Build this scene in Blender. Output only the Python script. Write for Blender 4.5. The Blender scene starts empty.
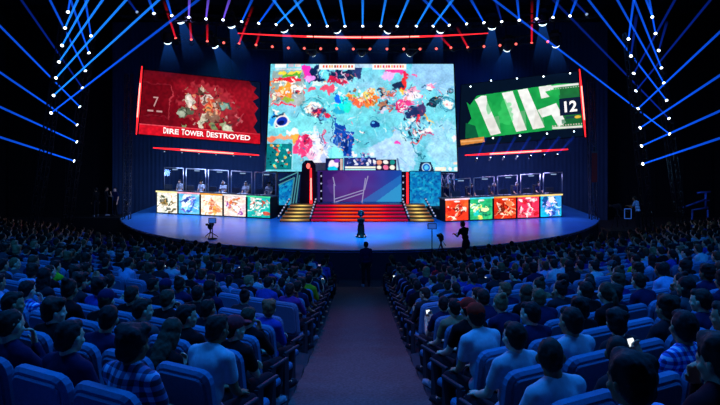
import bpy, bmesh, math, random
import numpy as np
from mathutils import Vector, Matrix, Euler, noise
random.seed(7)
RNG = np.random.default_rng(11)
SC = bpy.context.scene
COL = SC.collection
F, CX, YH, ZC = 600.0, 360.0, 130.0, 6.2
def P(u, v, d):
    return Vector(((u-CX)*d/F, d, ZC-(v-YH)*d/F))
def lin(c):
    c = np.asarray(c, dtype=float)
    return np.where(c <= 0.04045, c/12.92, ((c+0.055)/1.055)**2.4)
def hx(h):
    h = h.lstrip('#')
    return tuple(int(h[i:i+2], 16)/255 for i in (0, 2, 4))
def hl(h):
    return tuple(float(x) for x in lin(hx(h)))
ORD = ['zeroth','first','second','third','fourth','fifth','sixth','seventh','eighth','ninth','tenth','eleventh','twelfth','thirteenth','fourteenth','fifteenth','sixteenth','seventeenth','eighteenth','nineteenth','twentieth','twenty-first','twenty-second','twenty-third','twenty-fourth','twenty-fifth','twenty-sixth','twenty-seventh','twenty-eighth','twenty-ninth','thirtieth']

# ------------------------------------------------------------------ materials
MATS = {}
def new_mat(name):
    m = bpy.data.materials.new(name); m.use_nodes = True
    nt = m.node_tree; nt.nodes.clear()
    out = nt.nodes.new('ShaderNodeOutputMaterial')
    MATS[name] = m
    return m, nt, out
def surf(name, rgb, rough=0.6, metal=0.0, var=0.25, scale=8.0, bump=0.0, spec=0.3):
    m, nt, out = new_mat(name)
    b = nt.nodes.new('ShaderNodeBsdfPrincipled')
    n = nt.nodes.new('ShaderNodeTexNoise'); n.inputs['Scale'].default_value = scale; n.inputs['Detail'].default_value = 4
    tc = nt.nodes.new('ShaderNodeTexCoord'); nt.links.new(tc.outputs['Object'], n.inputs['Vector'])
    r = nt.nodes.new('ShaderNodeMapRange'); r.inputs['To Min'].default_value = 1-var; r.inputs['To Max'].default_value = 1+var
    nt.links.new(n.outputs['Fac'], r.inputs['Value'])
    v = nt.nodes.new('ShaderNodeVectorMath'); v.operation = 'SCALE'
    v.inputs[0].default_value = rgb
    nt.links.new(r.outputs['Result'], v.inputs['Scale'])
    nt.links.new(v.outputs['Vector'], b.inputs['Base Color'])
    b.inputs['Roughness'].default_value = rough; b.inputs['Metallic'].default_value = metal
    b.inputs['Specular IOR Level'].default_value = spec
    if bump:
        bp = nt.nodes.new('ShaderNodeBump'); bp.inputs['Strength'].default_value = bump; bp.inputs['Distance'].default_value = 0.02
        nt.links.new(n.outputs['Fac'], bp.inputs['Height']); nt.links.new(bp.outputs['Normal'], b.inputs['Normal'])
    nt.links.new(b.outputs['BSDF'], out.inputs['Surface'])
    return m
def emit(name, rgb, strength):
    m, nt, out = new_mat(name)
    e = nt.nodes.new('ShaderNodeEmission'); e.inputs['Color'].default_value = (*rgb, 1); e.inputs['Strength'].default_value = strength
    nt.links.new(e.outputs['Emission'], out.inputs['Surface'])
    return m
def emit_attr(name, strength, sample=True):
    m, nt, out = new_mat(name)
    a = nt.nodes.new('ShaderNodeAttribute'); a.attribute_name = 'Col'
    e = nt.nodes.new('ShaderNodeEmission'); e.inputs['Strength'].default_value = strength
    nt.links.new(a.outputs['Color'], e.inputs['Color']); nt.links.new(e.outputs['Emission'], out.inputs['Surface'])
    return m
def objcol(name, rough=0.85, scale=30.0, var=0.25, spec=0.15):
    m, nt, out = new_mat(name)
    b = nt.nodes.new('ShaderNodeBsdfPrincipled')
    oi = nt.nodes.new('ShaderNodeObjectInfo')
    n = nt.nodes.new('ShaderNodeTexNoise'); n.inputs['Scale'].default_value = scale; n.inputs['Detail'].default_value = 3
    tc = nt.nodes.new('ShaderNodeTexCoord'); nt.links.new(tc.outputs['Object'], n.inputs['Vector'])
    r = nt.nodes.new('ShaderNodeMapRange'); r.inputs['To Min'].default_value = 1-var; r.inputs['To Max'].default_value = 1+var
    nt.links.new(n.outputs['Fac'], r.inputs['Value'])
    v = nt.nodes.new('ShaderNodeVectorMath'); v.operation = 'SCALE'
    nt.links.new(oi.outputs['Color'], v.inputs[0]); nt.links.new(r.outputs['Result'], v.inputs['Scale'])
    nt.links.new(v.outputs['Vector'], b.inputs['Base Color'])
    b.inputs['Roughness'].default_value = rough; b.inputs['Specular IOR Level'].default_value = spec
    bp = nt.nodes.new('ShaderNodeBump'); bp.inputs['Strength'].default_value = 0.25; bp.inputs['Distance'].default_value = 0.01
    nt.links.new(n.outputs['Fac'], bp.inputs['Height']); nt.links.new(bp.outputs['Normal'], b.inputs['Normal'])
    nt.links.new(b.outputs['BSDF'], out.inputs['Surface'])
    return m
def plaid(name, c1, c2, c3, size):
    """woven check cloth: two crossed band patterns in object space"""
    m, nt, out = new_mat(name)
    b = nt.nodes.new('ShaderNodeBsdfPrincipled'); b.inputs['Roughness'].default_value = 0.9
    tc = nt.nodes.new('ShaderNodeTexCoord'); sep = nt.nodes.new('ShaderNodeSeparateXYZ')
    nt.links.new(tc.outputs['Object'], sep.inputs['Vector'])
    bands = []
    for ax in ('X', 'Z'):
        mu = nt.nodes.new('ShaderNodeMath'); mu.operation = 'MULTIPLY'; mu.inputs[1].default_value = 1/size
        nt.links.new(sep.outputs[ax], mu.inputs[0])
        fr = nt.nodes.new('ShaderNodeMath'); fr.operation = 'FRACT'; nt.links.new(mu.outputs[0], fr.inputs[0])
        gt = nt.nodes.new('ShaderNodeMath'); gt.operation = 'GREATER_THAN'; gt.inputs[1].default_value = 0.5
        nt.links.new(fr.outputs[0], gt.inputs[0]); bands.append(gt)
    ad = nt.nodes.new('ShaderNodeMath'); ad.operation = 'ADD'
    nt.links.new(bands[0].outputs[0], ad.inputs[0]); nt.links.new(bands[1].outputs[0], ad.inputs[1])
    hf = nt.nodes.new('ShaderNodeMath'); hf.operation = 'MULTIPLY'; hf.inputs[1].default_value = 0.5
    nt.links.new(ad.outputs[0], hf.inputs[0])
    cr = nt.nodes.new('ShaderNodeValToRGB'); cr.color_ramp.interpolation = 'CONSTANT'
    el = cr.color_ramp.elements
    el[0].color = (*c1, 1); el[1].position = 0.4; el[1].color = (*c2, 1)
    e3 = el.new(0.9); e3.color = (*c3, 1)
    nt.links.new(hf.outputs[0], cr.inputs['Fac']); nt.links.new(cr.outputs['Color'], b.inputs['Base Color'])
    nt.links.new(b.outputs['BSDF'], out.inputs['Surface'])
    return m
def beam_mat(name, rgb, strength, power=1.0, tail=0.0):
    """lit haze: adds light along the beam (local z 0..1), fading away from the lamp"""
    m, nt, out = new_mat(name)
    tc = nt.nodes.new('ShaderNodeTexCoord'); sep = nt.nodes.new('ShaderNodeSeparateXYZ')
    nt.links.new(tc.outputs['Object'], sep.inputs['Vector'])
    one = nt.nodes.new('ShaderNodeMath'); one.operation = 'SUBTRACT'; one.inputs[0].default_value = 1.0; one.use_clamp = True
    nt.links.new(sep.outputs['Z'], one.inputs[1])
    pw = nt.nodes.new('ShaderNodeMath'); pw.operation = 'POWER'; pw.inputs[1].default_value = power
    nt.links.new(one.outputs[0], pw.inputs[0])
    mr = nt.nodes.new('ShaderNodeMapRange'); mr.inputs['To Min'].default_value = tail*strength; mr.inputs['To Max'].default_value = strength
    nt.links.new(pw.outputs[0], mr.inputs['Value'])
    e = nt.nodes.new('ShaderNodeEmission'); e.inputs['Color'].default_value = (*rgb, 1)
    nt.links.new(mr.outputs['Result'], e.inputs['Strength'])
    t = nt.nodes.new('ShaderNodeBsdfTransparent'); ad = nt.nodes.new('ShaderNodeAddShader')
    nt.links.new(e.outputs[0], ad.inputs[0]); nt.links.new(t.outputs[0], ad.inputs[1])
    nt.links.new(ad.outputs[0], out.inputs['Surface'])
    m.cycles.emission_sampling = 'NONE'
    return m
def glass_mat(name, tint, alpha):
    m, nt, out = new_mat(name)
    t = nt.nodes.new('ShaderNodeBsdfTransparent'); g = nt.nodes.new('ShaderNodeBsdfGlossy')
    g.inputs['Roughness'].default_value = 0.08; g.inputs['Color'].default_value = (*tint, 1)
    mx = nt.nodes.new('ShaderNodeMixShader'); mx.inputs[0].default_value = alpha
    nt.links.new(t.outputs[0], mx.inputs[1]); nt.links.new(g.outputs[0], mx.inputs[2]); nt.links.new(mx.outputs[0], out.inputs['Surface'])
    return m

M = dict(
    black=surf('matte_black', (0.006, 0.007, 0.010), 0.75),
    wall=surf('dark_wall', (0.010, 0.012, 0.016), 0.95, scale=1.5),
    ceil=surf('dark_ceiling', (0.010, 0.010, 0.014), 0.95, scale=1.0),
    carpet=surf('aisle_carpet', (0.13, 0.085, 0.085), 0.98, var=0.7, scale=28.0, bump=0.6, spec=0.05),
    terrace=surf('terrace_concrete', (0.03, 0.03, 0.04), 0.95, var=0.4, scale=9.0),
    metal=surf('truss_metal', (0.10, 0.11, 0.13), 0.45, 0.8),
    chrome=surf('pale_metal', (0.5, 0.52, 0.56), 0.3, 0.9),
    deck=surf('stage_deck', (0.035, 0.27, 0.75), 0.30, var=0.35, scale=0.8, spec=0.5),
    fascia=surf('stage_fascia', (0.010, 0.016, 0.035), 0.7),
    seatfab=objcol('seat_fabric', 0.9, 40, 0.22),
    seatdark=surf('seat_dark', (0.02, 0.025, 0.035), 0.6),
    cloth=objcol('cloth', 0.9, 22, 0.3),
    skin=objcol('skin', 0.6, 14, 0.12, 0.3),
    hair=objcol('hair', 0.7, 55, 0.5, 0.25),
    screen=emit_attr('screen_picture', 1.0),
    panel=emit_attr('panel_picture', 1.3),
    backdrop=emit_attr('backdrop_glow', 0.85),
    redbar=emit('red_neon', (1.0, 0.02, 0.03), 2.0),
    redcore=emit('red_neon_core', (1.0, 0.22, 0.18), 4.0),
    hotlens=emit('lens_white', (0.75, 0.88, 1.0), 5.0),
    redlens=emit('lens_red', (1.0, 0.12, 0.10), 2.2),
    dimlens=emit('lens_dim', (0.3, 0.45, 0.7), 0.9),
    washlens=emit('lens_wash', (0.70, 0.92, 1.0), 3.0),
    stud=emit('white_stud', (0.55, 0.58, 0.9), 0.75),
    neon=emit('pale_neon', (0.45, 0.40, 0.75), 0.7),
    neoncy=emit('cyan_neon', (0.15, 0.62, 0.72), 0.45),
    textw=emit('white_letters', (1.0, 0.95, 0.95), 1.15),
    textdim=emit('dim_letters', (0.75, 0.42, 0.42), 0.8),
    phone=emit('phone_glow', (0.85, 0.95, 1.0), 1.3),
    monitor=emit('monitor_glow', (0.03, 0.12, 0.55), 0.8),
    hotwhite=emit('bright_white', (0.9, 0.95, 1.0), 1.2),
    glass=glass_mat('booth_glass', (0.6, 0.7, 0.9), 0.10),
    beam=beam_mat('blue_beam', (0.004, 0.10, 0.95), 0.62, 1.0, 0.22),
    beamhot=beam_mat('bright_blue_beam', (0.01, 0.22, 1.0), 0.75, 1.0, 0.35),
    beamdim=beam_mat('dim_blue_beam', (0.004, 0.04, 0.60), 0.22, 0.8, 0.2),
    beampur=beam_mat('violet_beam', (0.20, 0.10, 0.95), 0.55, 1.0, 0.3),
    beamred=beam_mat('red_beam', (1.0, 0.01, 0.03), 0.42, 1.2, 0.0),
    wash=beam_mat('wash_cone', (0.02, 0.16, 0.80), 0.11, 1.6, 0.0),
    gold=emit('gold_riser', (1.0, 0.48, 0.10), 0.8),
    plaid_blue=plaid('blue_check', hl('#0c2c7a'), hl('#3f6fd0'), hl('#c8dcff'), 0.05),
    plaid_grey=plaid('grey_check', hl('#1a2440'), hl('#4a5f90'), hl('#a8b8e0'), 0.07),
)

# ------------------------------------------------------------------ mesh helpers
class MB:
    def __init__(s): s.v = []; s.f = []; s.mi = []; s.sm = []
    def add(s, vs, fs, mi=0, smooth=False):
        b = len(s.v); s.v += [tuple(x) for x in vs]; s.f += [tuple(b+i for i in f) for f in fs]
        s.mi += [mi]*len(fs); s.sm += [smooth]*len(fs)
        return s
    def box(s, c, size, rot=None, mi=0, bev=0.0):
        c = Vector(c); x, y, z = [q/2 for q in size]
        R = rot if isinstance(rot, Matrix) else (Euler(rot).to_matrix() if rot else Matrix.Identity(3))
        if bev <= 0:
            vs = [Vector((sx*x, sy*y, sz*z)) for sx in (-1, 1) for sy in (-1, 1) for sz in (-1, 1)]
            fs = [(0,1,3,2),(4,6,7,5),(0,4,5,1),(2,3,7,6),(0,2,6,4),(1,5,7,3)]
            s.add([c+R@v for v in vs], fs, mi)
        else:
            # rounded (octagonal) section in x-z, chamfered front/back
            b = min(bev, x*0.9, z*0.9)
            def ring(yy, k):
                xx, zz, bb = x-k, z-k, b
                pts = []
                for (cx_, cz_, a0) in ((xx-bb, zz-bb, 0), (-xx+bb, zz-bb, 90), (-xx+bb, -zz+bb, 180), (xx-bb, -zz+bb, 270)):
                    for a in (0, 30, 60, 90):
                        t = math.radians(a0+a); pts.append(Vector((cx_+bb*math.cos(t), yy, cz_+bb*math.sin(t))))
                return pts
            k = min(0.25*b, y*0.5)
            rings = [ring(-y, k), ring(-y+k, 0), ring(y-k, 0), ring(y, k)]
            n = len(rings[0]); vs = [p for r in rings for p in r]; fs = []
            for r in range(3):
                for i in range(n):
                    j = (i+1) % n
                    fs.append((r*n+i, r*n+j, (r+1)*n+j, (r+1)*n+i))
            fs.append(tuple(range(n))[::1]); fs.append(tuple(3*n+i for i in reversed(range(n))))
            s.add([c+R@v for v in vs], fs, mi)
        return s
    def tube(s, p0, p1, r0, r1=None, seg=10, mi=0, caps=True, smooth=True):
        p0, p1 = Vector(p0), Vector(p1); r1 = r0 if r1 is None else r1
        d = (p1-p0).normalized()
        a = d.orthogonal().normalized(); b = d.cross(a)
        vs = []
        for (p, r) in ((p0, r0), (p1, r1)):
            for i in range(seg):
                t = 2*math.pi*i/seg; vs.append(p+a*(r*math.cos(t))+b*(r*math.sin(t)))
        s.add(vs, [(i, (i+1) % seg, seg+(i+1) % seg, seg+i) for i in range(seg)], mi, smooth)
        if caps:
            s.add([], [], mi)
            base = len(s.v)-2*seg
            s.f += [tuple(base+i for i in reversed(range(seg))), tuple(base+seg+i for i in range(seg))]
            s.mi += [mi, mi]; s.sm += [False, False]
        return s
    def ell(s, c, r, rot=None, seg=12, rings=8, mi=0):
        c = Vector(c); R = rot if isinstance(rot, Matrix) else (Euler(rot).to_matrix() if rot else Matrix.Identity(3))
        vs = [c+R@Vector((0, 0, r[2]))]
        for i in range(1, rings):
            th = math.pi*i/rings
            for j in range(seg):
                ph = 2*math.pi*j/seg
                vs.append(c+R@Vector((r[0]*math.sin(th)*math.cos(ph), r[1]*math.sin(th)*math.sin(ph), r[2]*math.cos(th))))
        vs.append(c+R@Vector((0, 0, -r[2])))
        fs = [(0, 1+j, 1+(j+1) % seg) for j in range(seg)]
        for i in range(rings-2):
            for j in range(seg):
                a = 1+i*seg+j; b = 1+i*seg+(j+1) % seg
                fs.append((a, a+seg, b+seg, b))
        l = len(vs)-1; o = 1+(rings-2)*seg
        fs += [(l, o+(j+1) % seg, o+j) for j in range(seg)]
        return s.add(vs, fs, mi, True)
    def cap(s, p0, p1, r0, r1=None, seg=10):
        r1 = r0 if r1 is None else r1
        s.ell(p0, (r0,)*3, seg=seg, rings=6); s.ell(p1, (r1,)*3, seg=seg, rings=6)
        return s.tube(p0, p1, r0, r1, seg)
    def chain(s, pts, rs):
        for i in range(len(pts)-1): s.cap(pts[i], pts[i+1], rs[i], rs[i+1])
        return s
    def prism(s, poly, z0, z1, mi=0):
        n = len(poly)
        vs = [(p[0], p[1], z0) for p in poly]+[(p[0], p[1], z1) for p in poly]
        fs = [tuple(reversed(range(n))), tuple(range(n, 2*n))]+[(i, (i+1) % n, n+(i+1) % n, n+i) for i in range(n)]
        return s.add(vs, fs, mi)
    def lathe(s, prof, c=(0, 0, 0), seg=16, mi=0):
        vs = []
        for (r, z) in prof:
            for i in range(seg):
                t = 2*math.pi*i/seg; vs.append((c[0]+r*math.cos(t), c[1]+r*math.sin(t), c[2]+z))
        fs = []
        for k in range(len(prof)-1):
            for i in range(seg):
                j = (i+1) % seg; fs.append((k*seg+i, k*seg+j, (k+1)*seg+j, (k+1)*seg+i))
        fs.append(tuple(reversed(range(seg)))); fs.append(tuple((len(prof)-1)*seg+i for i in range(seg)))
        return s.add(vs, fs, mi, True)
    def mesh(s, name, mats=()):
        me = bpy.data.meshes.new(name)
        me.from_pydata(s.v, [], s.f); me.validate()
        for m in mats: me.materials.append(m)
        n = len(me.polygons)
        if n == len(s.mi):
            me.polygons.foreach_set('material_index', s.mi); me.polygons.foreach_set('use_smooth', s.sm)
        me.update()
        return me
def link(name, me, parent=None, mat=None):
    o = bpy.data.objects.new(name, me); COL.objects.link(o)
    if mat is not None and me is not None and len(me.materials) == 0: me.materials.append(mat)
    if parent is not None: o.parent = parent
    return o
def build(name, mb, mat, parent=None):
    return link(name, mb.mesh(name, mat if isinstance(mat, (list, tuple)) else [mat]), parent)
def tag(o, label, cat, group=None):
    o['label'] = label; o['category'] = cat; o['kind'] = 'thing'
    if group: o['group'] = group
    return o
def empty(name, loc=(0, 0, 0), rz=0.0):
    o = bpy.data.objects.new(name, None); COL.objects.link(o); o.location = loc; o.rotation_euler = (0, 0, rz); o.empty_display_size = 0.1
    return o
def struct(o): o['kind'] = 'structure'; return o
def remesh(mb, voxel, it=3, name='m'):
    me = mb.mesh('tmp'); o = bpy.data.objects.new('tmp', me); COL.objects.link(o)
    r = o.modifiers.new('r', 'REMESH'); r.mode = 'VOXEL'; r.voxel_size = voxel; r.use_smooth_shade = True
    if it:
        q = o.modifiers.new('s', 'SMOOTH'); q.factor = 0.5; q.iterations = it
    bpy.context.view_layer.update()
    dg = bpy.context.evaluated_depsgraph_get()
    out = bpy.data.meshes.new_from_object(o.evaluated_get(dg)); out.name = name
    out.polygons.foreach_set('use_smooth', [True]*len(out.polygons))
    bpy.data.objects.remove(o); bpy.data.meshes.remove(me)
    return out

# ------------------------------------------------------------------ painting lit panels
class Canvas:
    def __init__(s, x0, y0, w, h, res, bg):
        s.x0, s.y0, s.w, s.h = x0, y0, w, h
        s.nx, s.ny = int(round(w*res)), int(round(h*res))
        X, Y = np.meshgrid(x0+(np.arange(s.nx)+.5)*w/s.nx, y0+(np.arange(s.ny)+.5)*h/s.ny)
        s.X, s.Y = X, Y
        s.c = np.ones((s.ny, s.nx, 3))*np.array(hx(bg))
    def put(s, mask, col, a=1.0):
        k = (mask*a)[..., None]; s.c = s.c*(1-k)+np.array(hx(col) if isinstance(col, str) else col)*k
    def fuzz(s, sc, seed):
        r = np.random.default_rng(seed); gx, gy = max(2, int(s.w/sc)+2), max(2, int(s.h/sc)+2)
        g = r.random((gy, gx))
        fx = (s.X-s.x0)/s.w*(gx-1.001); fy = (s.Y-s.y0)/s.h*(gy-1.001)
        ix, iy = fx.astype(int), fy.astype(int); tx, ty = fx-ix, fy-iy
        return (g[iy, ix]*(1-tx)+g[iy, ix+1]*tx)*(1-ty)+(g[iy+1, ix]*(1-tx)+g[iy+1, ix+1]*tx)*ty
    def ell(s, cx, cy, rx, ry, col, rot=0, rough=0.0, a=1.0, seed=0):
        t = math.radians(rot); dx, dy = s.X-cx, s.Y-cy
        u = dx*math.cos(t)+dy*math.sin(t); v = -dx*math.sin(t)+dy*math.cos(t)
        q = (u/rx)**2+(v/ry)**2
        if rough: q = q+rough*(s.fuzz(2.6, seed+int(cx*7+cy*13))-0.5)*2
        s.put(np.clip((1.15-q)/0.3, 0, 1), col, a)
    def ring(s, cx, cy, rx, ry, w, col, rot=0):
        t = math.radians(rot); dx, dy = s.X-cx, s.Y-cy
        u = dx*math.cos(t)+dy*math.sin(t); v = -dx*math.sin(t)+dy*math.cos(t)
        q = np.sqrt((u/rx)**2+(v/ry)**2)
        s.put(np.clip(1-np.abs(q-1)*min(rx, ry)/w, 0, 1), col)
    def rect(s, x0, y0, x1, y1, col, a=1.0):
        s.put(((s.X >= x0) & (s.X <= x1) & (s.Y >= y0) & (s.Y <= y1)).astype(float), col, a)
    def poly(s, pts, col, a=1.0):
        ins = np.zeros_like(s.X, dtype=bool); n = len(pts)
        for i in range(n):
            (x1, y1), (x2, y2) = pts[i], pts[(i+1) % n]
            if y1 == y2: continue
            c = ((y1 > s.Y) != (y2 > s.Y)) & (s.X < (x2-x1)*(s.Y-y1)/(y2-y1)+x1)
            ins ^= c
        s.put(ins.astype(float), col, a)
    def line(s, x0, y0, x1, y1, w, col, a=1.0):
        dx, dy = x1-x0, y1-y0; L2 = dx*dx+dy*dy
        t = np.clip(((s.X-x0)*dx+(s.Y-y0)*dy)/L2, 0, 1)
        d = np.hypot(s.X-x0-t*dx, s.Y-y0-t*dy)
        s.put(np.clip((w/2+0.4-d)/0.8, 0, 1), col, a)
    def speck(s, x0, y0, x1, y1, n, cols, size, seed):
        r = np.random.default_rng(seed)
        for i in range(n):
            cx, cy = r.uniform(x0, x1), r.uniform(y0, y1)
            s.ell(cx, cy, size*r.uniform(.5, 1.4), size*r.uniform(.5, 1.2), cols[i % len(cols)], r.uniform(0, 180), 0.4, 0.85, seed+i)
    def warp(s, amp, sc, seed, blur=1):
        """ragged, streaky edges: resample through a noise field, then soften"""
        kx = s.nx/s.w
        dx = ((s.fuzz(sc, seed)-.5)+(s.fuzz(sc*.45, seed+5)-.5)*.6)*2*amp*kx; dy = ((s.fuzz(sc, seed+9)-.5)+(s.fuzz(sc*.45, seed+7)-.5)*.6)*2*amp*kx
        iy, ix = np.mgrid[0:s.ny, 0:s.nx]
        s.c = s.c[np.clip(np.round(iy+dy), 0, s.ny-1).astype(int), np.clip(np.round(ix+dx), 0, s.nx-1).astype(int)]
        for _ in range(blur):
            p = np.pad(s.c, ((1, 1), (1, 1), (0, 0)), 'edge')
            s.c = (p[1:-1, 1:-1]*4+p[:-2, 1:-1]+p[2:, 1:-1]+p[1:-1, :-2]+p[1:-1, 2:])/8
    def noise(s, amt, seed, sc=2.0):
        s.c = np.clip(s.c*(1+amt*(s.fuzz(sc, seed)-.5)[..., None]*2), 0, 1)
def picture(name, canvas, quad, mat, parent, off=0.0):
    """bilinear grid of lit cells on the quad TL,TR,BR,BL, one colour per cell"""
    TL, TR, BR, BL = [Vector(q) for q in quad]
    nx, ny = canvas.nx, canvas.ny
    s = np.linspace(0, 1, nx+1); t = np.linspace(0, 1, ny+1)
    S, T = np.meshgrid(s, t)
    def V(a): return np.array(a)
    p = ((1-S)*(1-T))[..., None]*V(TL)+(S*(1-T))[..., None]*V(TR)+(S*T)[..., None]*V(BR)+((1-S)*T)[..., None]*V(BL)
    nrm = (TR-TL).cross(BL-TL).normalized()
    p = p+off*V(nrm)
    me = bpy.data.meshes.new(name)
    idx = np.arange((nx+1)*(ny+1)).reshape(ny+1, nx+1)
    fs = np.stack([idx[:-1, :-1], idx[1:, :-1], idx[1:, 1:], idx[:-1, 1:]], -1).reshape(-1, 4)
    me.from_pydata(p.reshape(-1, 3).tolist(), [], fs.tolist())
    ca = me.color_attributes.new('Col', 'FLOAT_COLOR', 'CORNER')
    c = lin(np.clip(canvas.c, 0, 1)).reshape(-1, 3)
    c4 = np.concatenate([c, np.ones((len(c), 1))], 1)
    ca.data.foreach_set('color', np.repeat(c4, 4, axis=0).ravel())
    me.materials.append(mat); me.update()
    return link(name, me, parent)
def quad_mb(quad, thick=0.0, grow=0.0, back=True):
    """slab behind a quad"""
    TL, TR, BR, BL = [Vector(q) for q in quad]
    n = (TR-TL).cross(BL-TL).normalized()
    if n.y > 0: n = -n
    c = (TL+TR+BR+BL)/4
    pts = [q+(q-c).normalized()*grow for q in (TL, TR, BR, BL)]
    mb = MB()
    a = [p-n*0.14 for p in pts]; b = [p-n*(0.14+thick) for p in pts]
    mb.add(a+b, [(0,3,2,1)[::-1], (4,5,6,7)[::-1], (0,1,5,4), (1,2,6,5), (2,3,7,6), (3,0,4,7)])
    return mb, n
def text_mesh(name, txt, width, height, quad_origin, ex, ey, mat, parent, bold=0.02, condense=None):
    cu = bpy.data.curves.new('t', 'FONT'); cu.body = txt; cu.align_x = 'LEFT'; cu.align_y = 'BOTTOM_BASELINE'; cu.offset = bold; cu.extrude = 0.0
    o = bpy.data.objects.new('t', cu); COL.objects.link(o); bpy.context.view_layer.update()
    dg = bpy.context.evaluated_depsgraph_get()
    me = bpy.data.meshes.new_from_object(o.evaluated_get(dg)); bpy.data.objects.remove(o)
    co = np.empty(len(me.vertices)*3); me.vertices.foreach_get('co', co); co = co.reshape(-1, 3)
    lo, hi = co.min(0), co.max(0)
    u = (co[:, 0]-lo[0])/(hi[0]-lo[0])*width; v = (co[:, 1]-lo[1])/(hi[1]-lo[1])*height
    p = np.array(quad_origin)+u[:, None]*np.array(ex)+v[:, None]*np.array(ey)
    me.vertices.foreach_set('co', p.ravel()); me.materials.clear(); me.materials.append(mat); me.update(); me.name = name
    return link(name, me, parent)

# ------------------------------------------------------------------ hall shell
TH = math.atan(0.5); CT, ST = math.cos(TH), math.sin(TH)
def zf(r):
    s = 25-r
    return max(0.0, 0.11*s+0.0027*s*s)
ROWS = [(j, 2.17+0.98*j) for j in range(21)]
AISLE = 0.85
fl = MB()
fl.box((0, 20, -0.25), (52, 48, 0.5))
for j in range(-4, 21):
    r = 2.17+0.98*j; z = zf(r)
    for sgn in (1, -1):
        y0, y1 = r-0.38, r+0.60
        pts = [(sgn*AISLE, y0+0.5*AISLE), (sgn*24.5, y0+12.25), (sgn*24.5, y1+12.25), (sgn*AISLE, y1+0.5*AISLE)]
        if sgn < 0: pts = pts[::-1]
        fl.prism(pts, -0.2, z)
struct(build('floor', fl, M['terrace']))
ra = MB()
ys = [(2.17+0.98*j+0.43, zf(2.17+0.98*j)) for j in range(-4, 21)]+[(23.3, 0.02), (24.6, 0.02)]
vs = []; fs = []
for (y, z) in ys: vs += [(-AISLE-0.01, y, z+0.015), (AISLE+0.01, y, z+0.015), (-AISLE-0.01, y, -0.2), (AISLE+0.01, y, -0.2)]
for i in range(len(ys)-1):
    a, b = 4*i, 4*i+4
    fs += [(a, a+1, b+1, b), (a+2, a, b, b+2), (a+1, a+3, b+3, b+1)]
ra.add(vs, fs); struct(build('floor_aisle', ra, M['carpet']))
for nm, c, sz in (('wall_left', (-25.5, 20, 7), (0.6, 48, 15)), ('wall_right', (25.5, 20, 7), (0.6, 48, 15)),
                  ('wall_back', (0, 43, 7), (52, 0.6, 15)), ('wall_rear', (0, -4, 7), (52, 0.6, 15))):
    # recessed vertical panel joints every 2 m
    w = MB(); w.box(c, sz)
    long_x = sz[0] > sz[1]
    L = sz[0] if long_x else sz[1]
    k = int(L/2)
    for i in range(k):
        o = -L/2+1+2*i
        inner = 0.33 if nm in ('wall_left',) else -0.33
        if long_x: w.box((c[0]+o, c[1]+(-0.33 if nm == 'wall_back' else 0.33), c[2]), (0.12, 0.08, sz[2]))
        else: w.box((c[0]+inner, c[1]+o, c[2]), (0.08, 0.12, sz[2]))
    struct(build(nm, w, M['wall']))
ce = MB(); ce.box((0, 20, 14.75), (52, 48, 0.5))
for i in range(11): ce.box((0, -2+4.2*i, 14.4), (51, 0.25, 0.3))
struct(build('ceiling', ce, M['ceil']))

# ------------------------------------------------------------------ stage
SZ = 1.2; SC_Y, SC_R = 39.75, 14.75
def stage_y(x, r=SC_R): return SC_Y-math.sqrt(max(0.0, r*r-x*x))
stage = empty('stage', (0, 30, 0)); tag(stage, 'wide low black stage with curved front and blue lit deck', 'stage')
def W(o):  # keep world coordinates for meshes built in world space under an empty at loc
    o.matrix_parent_inverse = o.parent.matrix_basis.inverted() if o.parent else Matrix()
    return o
bpy.context.view_layer.update()
arc = [(x, stage_y(x)) for x in np.linspace(-13.6, 13.6, 61)]
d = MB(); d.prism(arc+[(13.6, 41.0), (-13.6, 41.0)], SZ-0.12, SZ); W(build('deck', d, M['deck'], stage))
arc2 = [(x*0.995, y+0.06) for x, y in arc]
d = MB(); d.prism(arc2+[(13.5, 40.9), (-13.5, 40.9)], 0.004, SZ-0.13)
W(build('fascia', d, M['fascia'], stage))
d = MB()
for i in range(0, 60): d.tube((arc[i][0], arc[i][1]-0.01, SZ-0.06), (arc[i+1][0], arc[i+1][1]-0.01, SZ-0.06), 0.035, seg=6)
W(build('nosing', d, M['metal'], stage))

def stairs(name, label, bx, tx, yb, yt, zb, zt, n, colfn, tread):
    """bx/tx: x range at bottom/top; each step a part with its lit riser as sub-part"""
    e = empty(name, ((bx[0]+bx[1])/2, yb, zb)); bpy.context.view_layer.update()
    tag(e, label, 'stairs')
    for i in range(n):
        f0 = i/n
        x0 = bx[0]+(tx[0]-bx[0])*f0; x1 = bx[1]+(tx[1]-bx[1])*f0
        ya = yb+(yt-yb)*f0; za = zb+(zt-zb)*i/n; zc = zb+(zt-zb)*(i+1)/n
        mb = MB(); mb.box(((x0+x1)/2, (ya+yt+0.4)/2+0.02, (za+zc)/2+0.002), (x1-x0, yt+0.4-ya, zc-za))
        st = W(build('step', mb, tread, e))
        c = Canvas(0, 0, x1-x0, 0.16, 24, '#200010'); colfn(c, i)
        q = [(x0, ya, zc-0.01), (x1, ya, zc-0.01), (x1, ya, za+0.02), (x0, ya, za+0.02)]
        p = picture('riser_light', c, q, M['panel'], st, 0.0)
    return e
def red_riser(c, i):
    t = (c.X-c.x0)/c.w; v = (c.Y-c.y0)/c.h
    hot = np.exp(-((t-0.34)/0.17)**2)+0.8*np.exp(-((t-0.66)/0.18)**2)+0.3
    band = np.where(v < 0.45, 1.0, 0.55)
    r = np.clip(0.45+0.6*hot, 0, 1)*band; g = np.clip(0.5*(hot-0.75), 0, 0.6)*(v < 0.45); b = np.clip(0.30-0.18*hot, 0.03, 1)*band
    c.c = np.stack([r, g+0.03, b], -1)
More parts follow.
